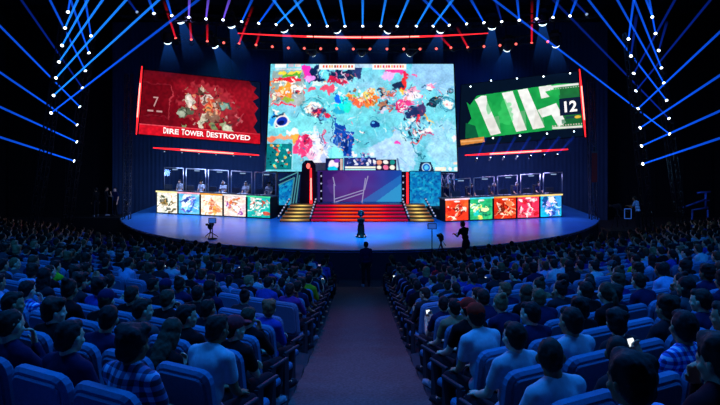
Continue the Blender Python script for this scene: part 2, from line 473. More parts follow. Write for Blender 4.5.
def gold_riser(c, i):
    t = (c.X-c.x0)/c.w; v = (c.Y-c.y0)/c.h
    hot = np.exp(-((t-0.5)/0.3)**2); band = np.where(v < 0.5, 1.0, 0.35)
    c.c = np.stack([(0.45+0.5*hot)*band, (0.25+0.55*hot)*band, (0.20+0.22*hot)*band], -1)
treadr = surf('tread_red', (0.25, 0.02, 0.05), 0.4); treadg = surf('tread_gold', (0.22, 0.12, 0.04), 0.4)
YB, YT = 32.6, 34.0
def XU(u, d): return (u-CX)*d/F
stairs('staircase', 'wide central red lit staircase behind the trophy pedestal', (XU(311, YB), XU(408, YB)), (XU(317, YT), XU(401, YT)), YB, YT, SZ, 2.0, 5, red_riser, treadr)
stairs('staircase', 'narrow gold lit staircase nearest the red wing screen', (XU(280, YB), XU(309.4, YB)), (XU(292, YT), XU(315.5, YT)), YB, YT, SZ, 2.0, 5, gold_riser, treadg)
stairs('staircase', 'narrow gold lit staircase nearest the green wing screen', (XU(410, YB), XU(434, YB)), (XU(403, YT), XU(423, YT)), YB, YT, SZ, 2.0, 5, gold_riser, treadg)
for (ub, ut, lb) in ((310.2, 316.2, 'studded stringer rail between the red stairs and the gold stairs by the red screen'), (409, 402, 'studded stringer rail between the red stairs and the gold stairs by the green screen'),
                     (278, 290, 'studded outer stringer rail of the gold stairs on the red screen side'), (436, 425, 'studded outer stringer rail of the gold stairs on the green screen side')):
    a = Vector((XU(ub, YB-.05), YB-0.06, SZ+0.22)); b = Vector((XU(ut, YT+.1), YT+0.1, 2.30))
    mb = MB(); mb.tube(a, b, 0.05, seg=8)
    e = empty('stair_rail', a); bpy.context.view_layer.update(); tag(e, lb, 'rail')
    W(build('bar', mb, M['metal'], e))
    for k in range(7):
        p = a.lerp(b, (k+.5)/7)+Vector((0, -0.05, 0.05)); m2 = MB(); m2.ell(p, (0.045,)*3, seg=8, rings=6); W(build('stud_lamp', m2, M['stud'], e))
# landing behind the stairs
mb = MB(); mb.box((0, 35.22, (SZ+2.0)/2), (4.6, 1.56, 2.0-SZ-0.004))
tag(build('landing', mb, M['deck']), 'raised dark landing at the head of the three staircases', 'platform')

# ------------------------------------------------------------------ main video screen
def poly3(name, pts, depth, mat, parent=None):
    mb = MB(); n = len(pts); a = [P(u, v, depth) for u, v in pts]; b = [p+Vector((0, 0.08, 0)) for p in a]
    mb.add(a+b, [tuple(range(n)), tuple(reversed(range(n, 2*n)))]+[(i, n+i, n+(i+1) % n, (i+1) % n) for i in range(n)])
    return build(name, mb, mat, parent)
scr = empty('video_screen', P(362, 171.5, 36.2)); bpy.context.view_layer.update()
tag(scr, 'giant central video screen showing a turquoise battle game picture', 'screen')
Q = [P(270.8, 64, 36.6), P(453.4, 64, 36.6), P(457.4, 171.5, 36.2), P(265.8, 171.5, 36.2)]
mb, nn = quad_mb(Q, 0.25, 0.12); W(build('frame', mb, M['black'], scr))
def main_canvas():
    c = Canvas(267, 64, 189, 107.5, 1.6, '#6cc2d2')
    g = c.fuzz(22, 3)
    c.put(np.clip((g-0.45)*2.2, 0, 1), '#98c8e6', 0.8)
    c.put(np.clip((c.fuzz(9, 4)-0.62)*3, 0, 1), '#4fa4be', 0.5)
    c.ell(440, 76, 34, 16, '#8fb8e2', 10, 0.4, 0.8); c.ell(392, 152, 26, 22, '#a9c6ee', 20, 0.4, 0.85); c.ell(446, 145, 18, 24, '#9ccbe8', 0, 0.4, 0.7)
    c.ell(345, 108, 40, 18, '#5fc4cc', 0, 0.4, 0.6); c.ell(300, 126, 34, 10, '#74cfd6', 0, 0.3, 0.7); c.ell(372, 136, 22, 10, '#4fb4c4', -20, 0.3, 0.7)
    # ground scratches
    for k in range(46):
        r = np.random.default_rng(100+k); x, y, t = r.uniform(300, 456), r.uniform(85, 168), r.uniform(0, 3.14)
        l = r.uniform(3, 9); c.line(x, y, x+l*math.cos(t), y+l*math.sin(t)*.7, 0.7, ['#2f86a4', '#c6e4f6', '#4b9cc0'][k % 3], 0.6)
    # upper left: dark foliage, magenta, red blobs
    c.ell(316, 75, 9, 9, '#12264e', 0, 0.6); c.ell(322, 72, 5, 6, '#1b5c9c', 20, 0.5); c.ell(341, 75, 15, 6, '#14284c', -8, 0.7); c.ell(356, 72, 6, 6, '#2a3a6c', 0, 0.6)
    c.ell(304, 71, 4, 8, '#e02fa8', -25, 0.5); c.ell(308, 77, 5, 4, '#d48ae0', 0, 0.5); c.ell(323, 74, 3.2, 7, '#6cd4ea', -30, 0.4)
    c.ell(335, 81, 10, 3.2, '#c8244c', 12, 0.7); c.line(340, 69, 346, 84, 1.5, '#f0b8dc'); c.line(333, 72, 338, 82, 1.2, '#e86a9c')
    c.ell(310, 88.5, 5.5, 3, '#ec5470', 0, 0.4); c.ell(326, 89, 8, 4, '#e8506c', -8, 0.5); c.ell(318, 83, 9, 2.4, '#c8f0f0', 0, 0.5)
    c.speck(328, 80, 360, 97, 14, ['#e8f4ff', '#cfe6f4', '#2c5c88', '#f0d0d8'], 1.6, 61)
    # centre: cyan beast and orange flame cluster
    c.ell(341, 104, 7.5, 8, '#12d2da', 15, 0.4); c.ell(336, 100, 4, 5, '#1464e8', 30, 0.4); c.ell(346, 108, 4.5, 4, '#28e4c8', 0, 0.3); c.ell(337, 111, 5, 3, '#2aa0c0', 0, 0.4)
    c.ell(350, 97, 5, 4, '#f08a3c', 0, 0.8); c.ell(360, 103, 7, 5, '#f0603c', 0, 0.8); c.ell(370, 100, 8, 7, '#e87c34', 0, 0.9); c.ell(366, 96, 4, 4, '#f4d070', 0, 0.8)
    c.speck(347, 90, 377, 108, 34, ['#f8d8a0', '#d83a2c', '#f4f0d0', '#8a4a28', '#58b060', '#f4ac38'], 1.3, 71)
    # right of centre: brown and navy melee, red dragon arc, pink bursts
    c.speck(380, 90, 401, 111, 44, ['#2c3a60', '#b06a4c', '#e8946c', '#1c2444', '#d4bcd0', '#6c7ca8', '#cf4a3c'], 1.9, 81)
    c.ell(396, 71, 10, 3, '#f03c8c', 8, 0.4); c.ell(388, 76, 8, 4, '#d6a8ea', 0, 0.5); c.ell(415, 76, 5, 2, '#f0609c', 20, 0.5)
    c.ell(403.5, 84, 3.4, 8.5, '#e83030', 15, 0.4); c.ell(398, 86, 4, 5, '#1e3050', 35, 0.5); c.ell(404, 92, 5, 2, '#f0c450', 0, 0.5); c.ell(406, 75, 2.6, 4, '#d02848', -20, 0.3)
    c.ell(411, 97, 9, 5, '#f6d4ee', -10, 0.6); c.ell(404, 105, 9, 5.5, '#e83c84', -25, 0.6); c.ell(400, 109, 5, 3.5, '#c8285c', 0, 0.5); c.ell(415, 91, 6, 2.4, '#f49cb8', 0, 0.5)
    c.speck(396, 92, 424, 112, 26, ['#ffe4f4', '#f0508c', '#ffffff', '#b42c60', '#f8b4d4'], 1.5, 91)
    c.ell(415, 113, 8, 7, '#20305c', 0, 0.7); c.ell(422, 108, 3.5, 6, '#443868', 0, 0.5); c.ell(419, 119, 2.6, 6, '#dc2438', 0, 0.3); c.line(425, 112, 429, 122, 1.8, '#f4a438'); c.line(428, 121, 434, 123, 1.3, '#f0c064')
    c.speck(403, 118, 424, 140, 30, ['#1c2848', '#f4f8ff', '#2c6488', '#0e1830', '#a8c8e8'], 1.7, 95)
    c.ell(425, 132, 7, 3, '#f8e8f4', -12, 0.6); c.ell(430, 134, 3, 1.5, '#e0508c', 0, 0.3)
    c.line(424, 137, 417, 143, 1.3, '#d8383c'); c.line(417, 143, 410, 144, 1.3, '#d8383c'); c.ell(397.5, 144.5, 3, 1.2, '#e84cb0', 20, 0.3)
    c.line(408, 136, 414, 151, 1.3, '#2c7c94'); c.line(414, 151, 424, 159, 1.5, '#257088'); c.line(396, 128, 409, 139, 0.9, '#3a88a4')
    c.ell(433, 86, 4.5, 2, '#ec7ca4', 15, 0.5); c.ell(431, 89, 3.4, 2.4, '#fae4f0', 0, 0.5); c.ell(431, 92, 2, 1, '#34466c', 0, 0.3)
    c.poly([(427, 106), (433, 97), (441, 95), (443, 97), (438, 104), (433, 109)], '#16384c'); c.speck(430, 97, 441, 107, 8, ['#2c6c80', '#0c1c2c', '#bcb4d4'], 1.3, 97)
    c.ring(449, 104, 7.5, 6, 0.9, '#2c7090', 15); c.poly([(444, 101), (450, 100), (454, 103), (452, 108), (447, 107)], '#f2e4da')
    c.ring(452.5, 91.5, 2, 2, 0.7, '#1c4c5c'); c.rect(449, 90, 450.5, 93, '#1c3c50'); c.ell(453.5, 140, 2.5, 3, '#f0d8ec', 0, 0.2)
    # left: team column of the overlay
    c.rect(268, 71, 303, 105, '#c8684c', 0.35)
    c.rect(276, 72, 299, 74.5, '#e8cc48'); c.rect(281, 74.5, 299, 77.5, '#5aa838'); c.rect(270, 78.5, 301, 82.5, '#d8283c'); c.ell(284, 91, 8.5, 7, '#f08830', -20, 0.8); c.ell(293, 89, 7, 4, '#f4e4dc', 0, 0.7)
    c.ell(286, 100, 5, 2.5, '#90b440', 0, 0.5); c.rect(271, 103.8, 293, 106, '#ec3c60'); c.ell(297, 94, 3, 1.5, '#242c3c', 0, 0.4)
    c.speck(268, 78, 282, 104, 40, ['#ffe9c0', '#f0743c', '#d03038', '#ffd0d0', '#fff4e0', '#c84834', '#ffb84c'], 1.3, 21)
    c.speck(282, 78, 303, 96, 22, ['#fff0e4', '#e43c48', '#f4a070', '#ffffff'], 1.3, 22)
    c.ell(275, 112, 4, 2.4, '#f4f0e0', 0, 0.4)
    # rock house and dark beast
    c.ring(311, 108, 11, 9, 0.9, '#2b8294', 10); c.poly([(303, 112), (306, 104), (316, 102), (319, 107), (314, 113)], '#f6e6dc'); c.ell(317, 113, 6.5, 4.5, '#4c2450', 20, 0.6); c.line(311, 112, 322, 116, 1.3, '#dc2c50'); c.line(313, 117, 320, 109, 1.1, '#e83c5c'); c.ell(323, 113, 3, 4, '#3a3f74', 0, 0.5)
    c.ell(321, 119, 5, 3.5, '#58a8d0', 0, 0.3); c.ring(320, 119.5, 3, 2.4, 1.0, '#10204c'); c.ell(327, 116, 3, 2, '#d02850', 0, 0.3)
    c.ell(281, 121.5, 7.2, 5.8, '#f4d8d0', -15); c.ell(281, 121.5, 5.6, 4.4, '#1634a4', -15); c.ell(280, 123, 3.4, 2.2, '#0c1858', -15); c.ell(271, 119, 3, 6, '#2c98e0', 20, 0.5); c.ell(277, 116, 6, 1.5, '#14284c', -10, 0.4)
    # navy shape
    c.poly([(336, 118), (339, 126), (344, 123), (346, 130), (353, 131), (353, 156), (343, 159), (340, 148), (332, 142), (334, 130)], '#1448a4'); c.poly([(335, 145), (341, 153), (343, 158), (328, 158), (331, 148)], '#7ce0ec'); c.ell(346, 146, 3, 8, '#0c2c78', 0, 0.5); c.line(334, 117, 330, 142, 0.8, '#0d3c74')
    # orange streak, pink burst, lavender beast
    c.ell(283, 137, 15, 2.2, '#ee9a78', -3, 0.5); c.ell(271, 140, 4, 3, '#f07a5c', 0, 0.4); c.ell(292, 132, 6, 2.5, '#fff0ea', 0, 0.5); c.ell(295, 138, 4, 4, '#f6a848', 0, 0.8)
    c.ell(316, 147, 11, 17, '#d6d2f2', -8, 0.5); c.ell(324, 152, 3, 16, '#a8b8e4', 0, 0.5); c.ell(303, 145, 8, 11, '#fb3f78', 15, 0.6); c.ell(306, 139, 4, 5, '#b82450', 0, 0.5); c.ell(310, 155, 6, 4, '#fba8c8', 0, 0.5)
    for k in range(8): c.line(302+k*3, 132+k*2.5, 312+k*2.2, 130+k*4, 0.8, '#fff4ff', 0.8)
    c.line(323, 131, 325, 142, 1.6, '#e83c6c'); c.line(320, 133, 322, 140, 1.0, '#26305c')
    c.ell(374, 124.5, 4.2, 3.6, '#0f2f74', 0); c.ell(373, 123, 1.6, 1.2, '#4fa0e0'); c.ell(362, 133, 2, 1.4, '#eef8ff'); c.line(370, 119, 379, 119, 0.8, '#2a90b0')
    for k in range(230):
        r = np.random.default_rng(900+k); ax, ay, sx, sy = [(318, 76, 26, 8), (355, 100, 22, 8), (405, 98, 16, 14), (314, 112, 12, 8), (308, 146, 14, 12), (416, 126, 12, 12), (360, 120, 70, 34), (345, 140, 10, 14), (440, 95, 14, 14)][k % 9]
        x, y, t = r.normal(ax, sx*.6), r.normal(ay, sy*.6), r.uniform(0, 3.14); l = r.uniform(.8, 3.2)
        if not (268 < x < 455 and 70 < y < 158): continue
        c.line(x, y, x+l*math.cos(t), y+l*math.sin(t), r.uniform(.5, 1.2), ['#f4fbff', '#14305c', '#e84870', '#0d2340', '#d8f4fa', '#f0a060', '#2a78a8', '#ffd0e0', '#1c5a80'][int(r.integers(9))], .85)
    c.warp(2.3, 4.5, 17, 0)
    c.ell(281, 121.5, 7.2, 5.8, '#f4d8d0', -15); c.ell(281, 121.5, 5.6, 4.4, '#1634a4', -15); c.ell(280, 123, 3.4, 2.2, '#0c1858', -15); c.ell(374, 124.5, 4.2, 3.6, '#0f2f74', 0); c.ell(373, 123, 1.6, 1.2, '#4fa0e0'); c.ring(452.5, 91.5, 2, 2, .6, '#1c4c5c'); c.ring(449, 104, 7.5, 6, .7, '#2c7090', 15)
    for k in range(60):
        r = np.random.default_rng(5000+k); x, y = r.uniform(300, 452), r.uniform(86, 164); t = r.normal(.5, .6); l = r.uniform(4, 11)
        c.line(x, y, x+l*math.cos(t), y+l*math.sin(t), .5, ['#3c98b4', '#d8f2fa', '#b4dcf0', '#5ab0c8'][k % 4], .55)
    for k in range(170):
        r = np.random.default_rng(3000+k); ax, ay = [(340, 78), (362, 100), (404, 100), (316, 112), (312, 148), (418, 124), (288, 90), (344, 140), (388, 98)][k % 9]
        x, y, t = r.normal(ax, 9), r.normal(ay, 5), r.uniform(0, 3.14); l = r.uniform(1, 5)
        c.line(x, y, x+l*math.cos(t), y+l*math.sin(t), .7, ['#ffffff', '#10244c', '#f06080', '#dff4ff', '#20486c', '#ffb878'][int(r.integers(6))], .7)
    # minimap
    c.rect(266, 144, 292.5, 169.5, '#0f7078')
    c.speck(267, 145, 292, 169, 46, ['#0a3844', '#16a098', '#e8f4e8', '#e04838', '#0c2834', '#2cc8b0', '#f0a848'], 1.25, 33); c.line(292.6, 144, 292.6, 169, 0.6, '#c8e8f4')
    # top bars of the overlay
    c.rect(271.5, 63, 283.5, 67.6, '#dfe6ff'); c.rect(285, 63.5, 290.5, 67, '#b0a8b8'); c.rect(292, 63.5, 298, 67, '#cfc4c4'); c.rect(272, 68.2, 299, 70.4, '#c9bfc6', 0.8)
    c.rect(317, 64.2, 354, 69.4, '#f2ece4'); c.ell(319, 66.5, 2, 2.2, '#ffffff')
    for k in range(11): c.rect(321+k*2.9, 65, 322.9+k*2.9, 68, ['#e0542c', '#c03a2c', '#e88848', '#c8a060', '#8c4030'][k % 5])
    c.rect(354, 64, 372, 67.5, '#a4c0d8'); c.rect(372, 63.8, 407, 69.4, '#f6e8e0')
    for k in range(11): c.rect(374+k*2.9, 65, 375.9+k*2.9, 68, ['#e86c54', '#c8303c', '#f0a05c', '#d04870'][k % 4])
    # bottom overlay
    c.rect(305, 163, 330, 173, '#241c34', 0.85); c.rect(326, 158.5, 343.5, 173, '#101c48'); c.ell(334, 165, 5, 5, '#e8d0f0', 0, 0.5); c.ell(333, 169, 5, 2.5, '#14c4e4', 0, 0.4); c.ell(337, 161, 3, 2, '#6c3ca0'); c.rect(340, 159, 343, 172, '#b8a098')
    c.rect(344, 157.5, 376, 173, '#20306c'); c.rect(345, 166.5, 375, 168.6, '#f4f0c8'); c.rect(345, 169.3, 375, 171.2, '#9cd8f4')
    c.speck(346, 152.5, 375, 165, 40, ['#e8e4ff', '#5c78c8', '#f8f8ff', '#a87ca0', '#2c3c88', '#cfd8f0'], 1.5, 41)
    c.rect(376, 159.5, 396, 170.5, '#281c38')
    for k, col in enumerate(['#d88c74', '#f0e8e0', '#1c8480', '#f4d8c4', '#e06c94', '#fce8d0']): c.ell(379+(k % 3)*6.4, 162.5+(k//3)*5, 2.6, 2.2, col, 0, 0.4)
    c.line(397, 159, 399, 171, 1.6, '#50688c')
    c.poly([(417, 173), (420, 162), (430, 162), (434, 173)], '#18284c'); c.ell(425.5, 167.5, 4.6, 4.6, '#b4dcf4'); c.ell(425.5, 167.5, 3.7, 3.7, '#1860b8'); c.ell(425.5, 167.5, 2.2, 2.2, '#5cc4f0')
    c.rect(434, 167.4, 445, 171, '#f8dcc8'); c.ell(449, 169, 1.8, 1.8, '#f4f0f4'); c.ell(454.5, 169, 2, 2, '#f8f4f8'); c.ell(454.5, 163.5, 2.2, 1.4, '#e8c4b8')
    c.noise(0.07, 55, 1.1); c.noise(0.10, 56, 4)
    c.c = np.clip(((c.c-0.5)*1.2+0.57), 0, 1)
    return c
W(picture('display', main_canvas(), Q, M['screen'], scr))

# ------------------------------------------------------------------ wing screens
def wing(name, label, quad, cv, barpts, strip, side):
    TL, TR, BR, BL = quad
    e = empty(name, (TL+TR+BR+BL)/4); bpy.context.view_layer.update(); tag(e, label, 'screen')
    mb, n = quad_mb(quad, 0.25, 0.10); W(build('frame', mb, M['black'], e))
    W(picture('display', cv, quad, M['screen'], e))
    return e
LQ = [P(141.5, 69.5, 33.4), P(260, 82.5, 36.0), P(260, 144, 36.0), P(137.5, 133.8, 33.4)]
RQ = [P(461.5, 85, 36.0), P(579.5, 71, 33.4), P(585, 136, 33.4), P(459, 146.5, 36.0)]
def left_canvas():
    c = Canvas(0, 0, 120, 64, 2.0, '#7a0a14')
    t = c.X/120
    c.c = np.stack([0.40+0.22*t, 0.02+0.05*t, 0.08+0.06*t], -1); c.put(np.clip((c.fuzz(14, 5)-.4)*1.6, 0, 1), '#b81c2c', 0.55)
    c.put(np.clip(1-c.Y/10, 0, 1), '#4c0614', 0.7)
    c.rect(0, 8, 30, 46, '#6a0714', 0.6); c.line(28, 14, 31, 22, 1, '#c8404c'); c.line(31, 22, 28, 32, 1, '#c8404c'); c.line(28, 32, 29, 46, 1, '#a8303c'); c.line(4, 13, 28, 13, 0.7, '#a03040', 0.7); c.line(4, 45, 30, 45, .7, '#8c2030')
    c.ell(66, 28, 27, 20, '#b83440', 0, 0.7, 0.7)
    # generic winged stone guardian of plain shapes
    c.poly([(46, 36), (42, 26), (47, 17), (52, 26), (54, 33)], '#dcc8b8'); c.poly([(47, 20), (44, 27), (50, 33), (50, 27)], '#f0e4dc')
    c.poly([(35, 37), (40, 33), (52, 36), (50, 41), (38, 43)], '#5c6450'); c.ell(41, 39, 5, 2.6, '#a8b09c', -10, 0.5); c.line(38, 36, 48, 41, 1, '#30382c')
    c.ell(58, 15, 3.4, 4.4, '#5c3c30', 0, 0.3); c.ell(59, 12.5, 2.4, 2.6, '#d8c0a8', 0, 0.3); c.line(55, 19, 62, 18, 1.6, '#28201c')
    c.ell(64, 23, 6, 5, '#e0ccc0', -20, 0.6); c.ell(70, 30, 8, 7, '#d84434', 0, 0.7); c.ell(66, 33, 4, 4, '#f08c50', 0, 0.6); c.ell(75, 27, 4, 5, '#a06050', 0, 0.6)
    c.poly([(77, 26), (88, 24), (90, 31), (80, 33)], '#40605c'); c.ell(83, 28.5, 4.5, 2.6, '#8cb4a8', -5, 0.5)
    c.poly([(60, 38), (68, 36), (64, 47), (60, 53), (57, 48)], '#d8ccb4'); c.poly([(68, 46), (73, 44), (77, 56), (70, 55)], '#7c9060'); c.poly([(78, 45), (84, 44), (94, 57), (84, 57)], '#a8b88c'); c.ell(86, 51, 5, 3.4, '#d8dcc0', 40, 0.5); c.poly([(41, 50), (46, 52), (47, 56), (41, 55)], '#88a070')
    c.ell(72, 41, 8, 5, '#8c6454', 0, 0.7); c.ell(91, 42, 7, 8, '#8c2430', 0, 0.6, .7); c.line(94, 36, 101, 42, 1.2, '#d4646c'); c.line(101, 36, 95, 47, 1.0, '#c04c58')
    for k in range(90):
        r = np.random.default_rng(700+k); x, y, t = r.normal(68, 13), r.normal(33, 10), r.uniform(0, 3.14); l = r.uniform(1, 4)
        if 38 < x < 98 and 9 < y < 53: c.line(x, y, x+l*math.cos(t), y+l*math.sin(t), r.uniform(.6, 1.6), ['#2a1216', '#e8d8c8', '#7c2c2c', '#8c9c78', '#d04030', '#40504c', '#f0a070'][int(r.integers(7))], .8)
    c.speck(50, 12, 78, 40, 22, ['#2c1414', '#40201c', '#e8d4c0', '#6c2c24', '#f4b07c'], 1.1, 12)
    c.warp(1.6, 4, 19, 0)
    # torn edge towards the main screen
    c.poly([(121, -1), (108, -1), (111, 4), (116, 6), (113, 11), (119, 16), (112, 20), (118, 27), (114, 33), (117, 40), (113, 47), (117, 53), (121, 53)], '#081430')
    c.rect(0, 53.5, 120, 64, '#dc1428'); c.rect(0, 53.5, 120, 54.5, '#f04858'); c.put(np.clip((c.X-80)/40, 0, 1)*(c.Y > 53.5), '#a80c20', 0.5)
    c.noise(0.15, 77, 2)
    return c
lw = wing('video_screen', 'red wing video screen with tower destroyed banner above five booths', LQ, left_canvas(), None, None, -1)
def on_quad(q, s, t, off=0.03):
    TL, TR, BR, BL = q; n = (TR-TL).cross(BL-TL).normalized()
    return TL*(1-s)*(1-t)+TR*s*(1-t)+BR*s*t+BL*(1-s)*t-n*off
def quad_text(name, txt, q, s0, s1, t_top, t_bot, mat, parent, bold):
    o = on_quad(q, s0, t_bot); r = on_quad(q, s1, t_bot); u = on_quad(q, s0, t_top)
    return W(text_mesh(name, txt, (r-o).length, (u-o).length, o, (r-o).normalized(), (u-o).normalized(), mat, parent, bold))
fnrm = (LQ[1]-LQ[0]).cross(LQ[3]-LQ[0]).normalized()
FL = -1 if fnrm.y > 0 else 1
def on_quad(q, s, t, off=0.03):
    TL, TR, BR, BL = q; n = (TR-TL).cross(BL-TL).normalized()
    if n.y > 0: n = -n
    return TL*(1-s)*(1-t)+TR*s*(1-t)+BR*s*t+BL*(1-s)*t+n*off
x = 0.20
# small-capitals: larger initials
for w, s0, s1 in (('D', 0.197, 0.222), ('IRE', 0.226, 0.318), ('T', 0.340, 0.365), ('OWER', 0.367, 0.520), ('D', 0.545, 0.572), ('ESTROYED', 0.576, 0.912)):
    quad_text('banner_lettering', w, LQ, s0, s1, 0.862 if len(w) == 1 else 0.877, 0.958, M['textw'], lw, 0.025)
quad_text('row_number', '7', LQ, 0.105, 0.145, 0.40, 0.555, M['textdim'], lw, 0.0)
for s0 in (0.065, 0.135):
    a, b, c_, d_ = on_quad(LQ, s0, .61), on_quad(LQ, s0+.045, .61), on_quad(LQ, s0+.045, .635), on_quad(LQ, s0, .635)
    mb = MB(); mb.add([a, b, c_, d_], [(3, 2, 1, 0)]); W(build('caption_dash', mb, M['textdim'], lw))
def right_canvas():
    c = Canvas(0, 0, 120, 64, 3.6, '#07101c')
    c.c = np.ones_like(c.c)*np.array(hx('#061428'))
    # green band with torn edge
    g = [(6, 18), (10, 22), (17, 13), (100, 10), (119, 12), (119, 55), (100, 55), (20, 57), (12, 47), (6, 44), (12, 36), (9, 27)]
    c.poly(g, '#18a04c'); c.put(np.clip((c.fuzz(18, 6)-.4)*1.8, 0, 1)*(c.c[..., 1] > 0.4), '#34cc60', 0.6)
    c.poly([(6, 40), (16, 44), (20, 57), (6, 56)], '#0d5c3c'); c.poly([(100, 12), (119, 12), (119, 52), (100, 55)], '#1c5830', .7)
    # white letter strokes
    W_ = '#f4f6f2'; W2 = '#d8cfc4'
    c.poly([(15, 17), (22, 13.5), (27, 14), (28, 20), (42, 54), (32, 55.5), (18, 22)], W_)
    c.poly([(43, 13), (54, 12.2), (67, 53), (57, 54)], W_); c.poly([(59, 12), (69, 11.2), (84, 52), (73, 53)], W_)
    for a in ((44, 13, 49, 53), (60, 12, 65, 52)): pass
    c.poly([(80, 11), (92, 10.5), (95, 15), (86, 16.5), (90, 22), (82, 23)], W_); c.poly([(78, 34), (96, 29), (104, 49), (97, 53), (91, 40), (82, 42)], W_)
    c.poly([(26, 38), (40, 36), (42, 54), (32, 55.5)], W2, 0.35); c.poly([(60, 34), (66, 33), (67, 53), (57, 54)], W2, 0.35); c.poly([(76, 34), (82, 34), (84, 52), (73, 53)], W2, 0.35)
    c.ell(47, 34, 7, 12, '#46d872', 0, 0.6, 0.5); c.ell(30, 26, 3, 7, '#2cb858', 0, 0.4, 0.5)
    c.line(89, 12.5, 119, 12.5, 2.2, '#f4f4f0'); c.line(92, 53.5, 119, 54.5, 2.2, '#f0ece4')
    for k in range(12): c.rect(91+k*2.4, 51, 92.2+k*2.4, 52.2, '#d0c8b8'); c.rect(91+k*2.4, 14.4, 92.2+k*2.4, 15.4, '#b8c4b8')
    c.rect(99, 25, 119, 42, '#101c38'); c.rect(99, 21.5, 118, 24.5, '#207040', .8); c.rect(104, 43, 116, 45.5, '#1c3c4c', .8); c.ell(115, 44.6, 3, 1.5, '#e8c040', 0); c.rect(100, 46, 118, 50, '#186038', .6)
    c.poly([(1, 57.5), (25, 56), (26, 61.5), (2, 63)], '#d88840'); c.rect(2, 58.5, 24, 60, '#f4b878', .8)
    c.noise(0.06, 78, 3)
    return c
rw = wing('video_screen', 'green wing video screen with white letter strokes and number 12', RQ, right_canvas(), None, None, 1)
quad_text('score_number', '12', RQ, 0.862, 0.958, 0.44, 0.61, M['textw'], rw, 0.03)
def neon(name, label, a, b, r, mat, core=True):
    e = empty(name, a); bpy.context.view_layer.update(); tag(e, label, 'light')
    dd = (b-a)
    mb = MB(); mb.box(a.lerp(b, .5)+Vector((0, r*1.6, 0)), (r*2.4, r*1.2, dd.length), dd.to_track_quat('Z', 'Y').to_matrix())
    W(build('mounting_rail', mb, M['black'], e))
    mb = MB(); n = 12
    for i in range(n):
        t0, t1 = i/n, (i+1)/n
        w = lambda t: r*(0.35+0.65*math.sin(math.pi*min(max(t, .02), .98)))
        mb.tube(a.lerp(b, t0), a.lerp(b, t1), w(t0), w(t1), 8, caps=(i in (0, n-1)))
    W(build('tube', mb, mat, e))
    mb = MB(); mb.tube(a.lerp(b, .25)-Vector((0, r*.9, 0)), a.lerp(b, .75)-Vector((0, r*.9, 0)), r*0.45, seg=8); W(build('glowing_core', mb, M['redcore'], e))
neon('neon_bar', 'upright red neon bar at the outer edge of the red wing screen', P(142, 66, 33.2), P(136.3, 134.5, 33.2), 0.075, M['redbar'])
neon('neon_bar', 'upright red neon bar at the outer edge of the green wing screen', P(579.5, 69, 33.2), P(585.5, 137, 33.2), 0.075, M['redbar'])
neon('neon_bar', 'long red neon strip hung below the red wing screen', P(153, 147.8, 33.6), P(259, 155.2, 35.8), 0.075, M['redbar'])
neon('neon_bar', 'long red neon strip hung below the green wing screen', P(465, 155.3, 35.8), P(568, 149.3, 33.6), 0.075, M['redbar'])
# curved red strip over the main screen
e = empty('neon_arch', P(363, 37, 33)); bpy.context.view_layer.update(); tag(e, 'long curved red neon strip above the central screen', 'light')
mb = MB(); mk = MB(); mc = MB()
pts = []
for k in range(41):
    t = -1+2*k/40; u = 363+125*t; pts.append(P(u, 37.4-4.2*t*t, 33-1.5*t*t))
for k in range(40):
    t = abs(-1+2*(k+.5)/40); r = 0.02+0.05*(1-t)
    mb.tube(pts[k], pts[k+1], r, seg=6, caps=False); mk.tube(pts[k]+Vector((0, .12, .02)), pts[k+1]+Vector((0, .12, .02)), 0.05, seg=6, caps=False)
    if 11 <= k < 29: mc.tube(pts[k]-Vector((0, .06, 0)), pts[k+1]-Vector((0, .06, 0)), 0.028, seg=6, caps=False)
W(build('tube', mb, M['redbar'], e)); W(build('mounting_rail', mk, M['black'], e)); W(build('glowing_core', mc, M['redcore'], e))

# ------------------------------------------------------------------ set pieces under the main screen
def set_piece(name, label, cat, d, base):
    e = empty(name, base); bpy.context.view_layer.update(); tag(e, label, cat); return e
D = 34.9
e = set_piece('backdrop_panel', 'violet and blue lit backdrop panel behind the central red stairs', 'panel', D, P(360, 190, D))
c = Canvas(317.5, 171, 84, 36, 1.6, '#352a78')
t = (c.X-317.5)/84; v = (c.Y-171)/36
c.c = np.stack([0.16+0.26*np.exp(-((t-.5)/.35)**2)-0.10*t, 0.10+0.22*t**2+0.05*v, 0.40+0.32*t], -1)
c.put(np.clip((c.fuzz(10, 9)-.5)*2, 0, 1), '#4c58c8', 0.35); c.poly([(401, 176), (401, 207), (360, 207)], '#2c90e0', .55); c.poly([(402, 185), (402, 207), (376, 207)], '#40c0f0', .6); c.ell(340, 187, 12, 14, '#6a3a98', 0, 0.5, .4)  # blue light beams on the right side painted into the panel colour
q = [P(317.5, 170.5, D), P(401.5, 170.5, D), P(401.5, 201.8, D), P(317.5, 201.8, D)]
mb, n = quad_mb(q, 0.1, 0.02); W(build('panel_board', mb, M['black'], e)); W(picture('lit_face', c, q, M['backdrop'], e))
for (a, b) in (((334, 184), (334.5, 206)), ((335, 199), (363.5, 190)), ((335.5, 202), (363, 193)), ((365.5, 178), (361.5, 206)), ((333, 177), (335, 186)), ((368, 176), (364.5, 190))):
    mb = MB(); mb.tube(P(*a, D-.12), P(*b, D-.12), 0.032, seg=6); W(build('neon_line', mb, M['neon'], e))
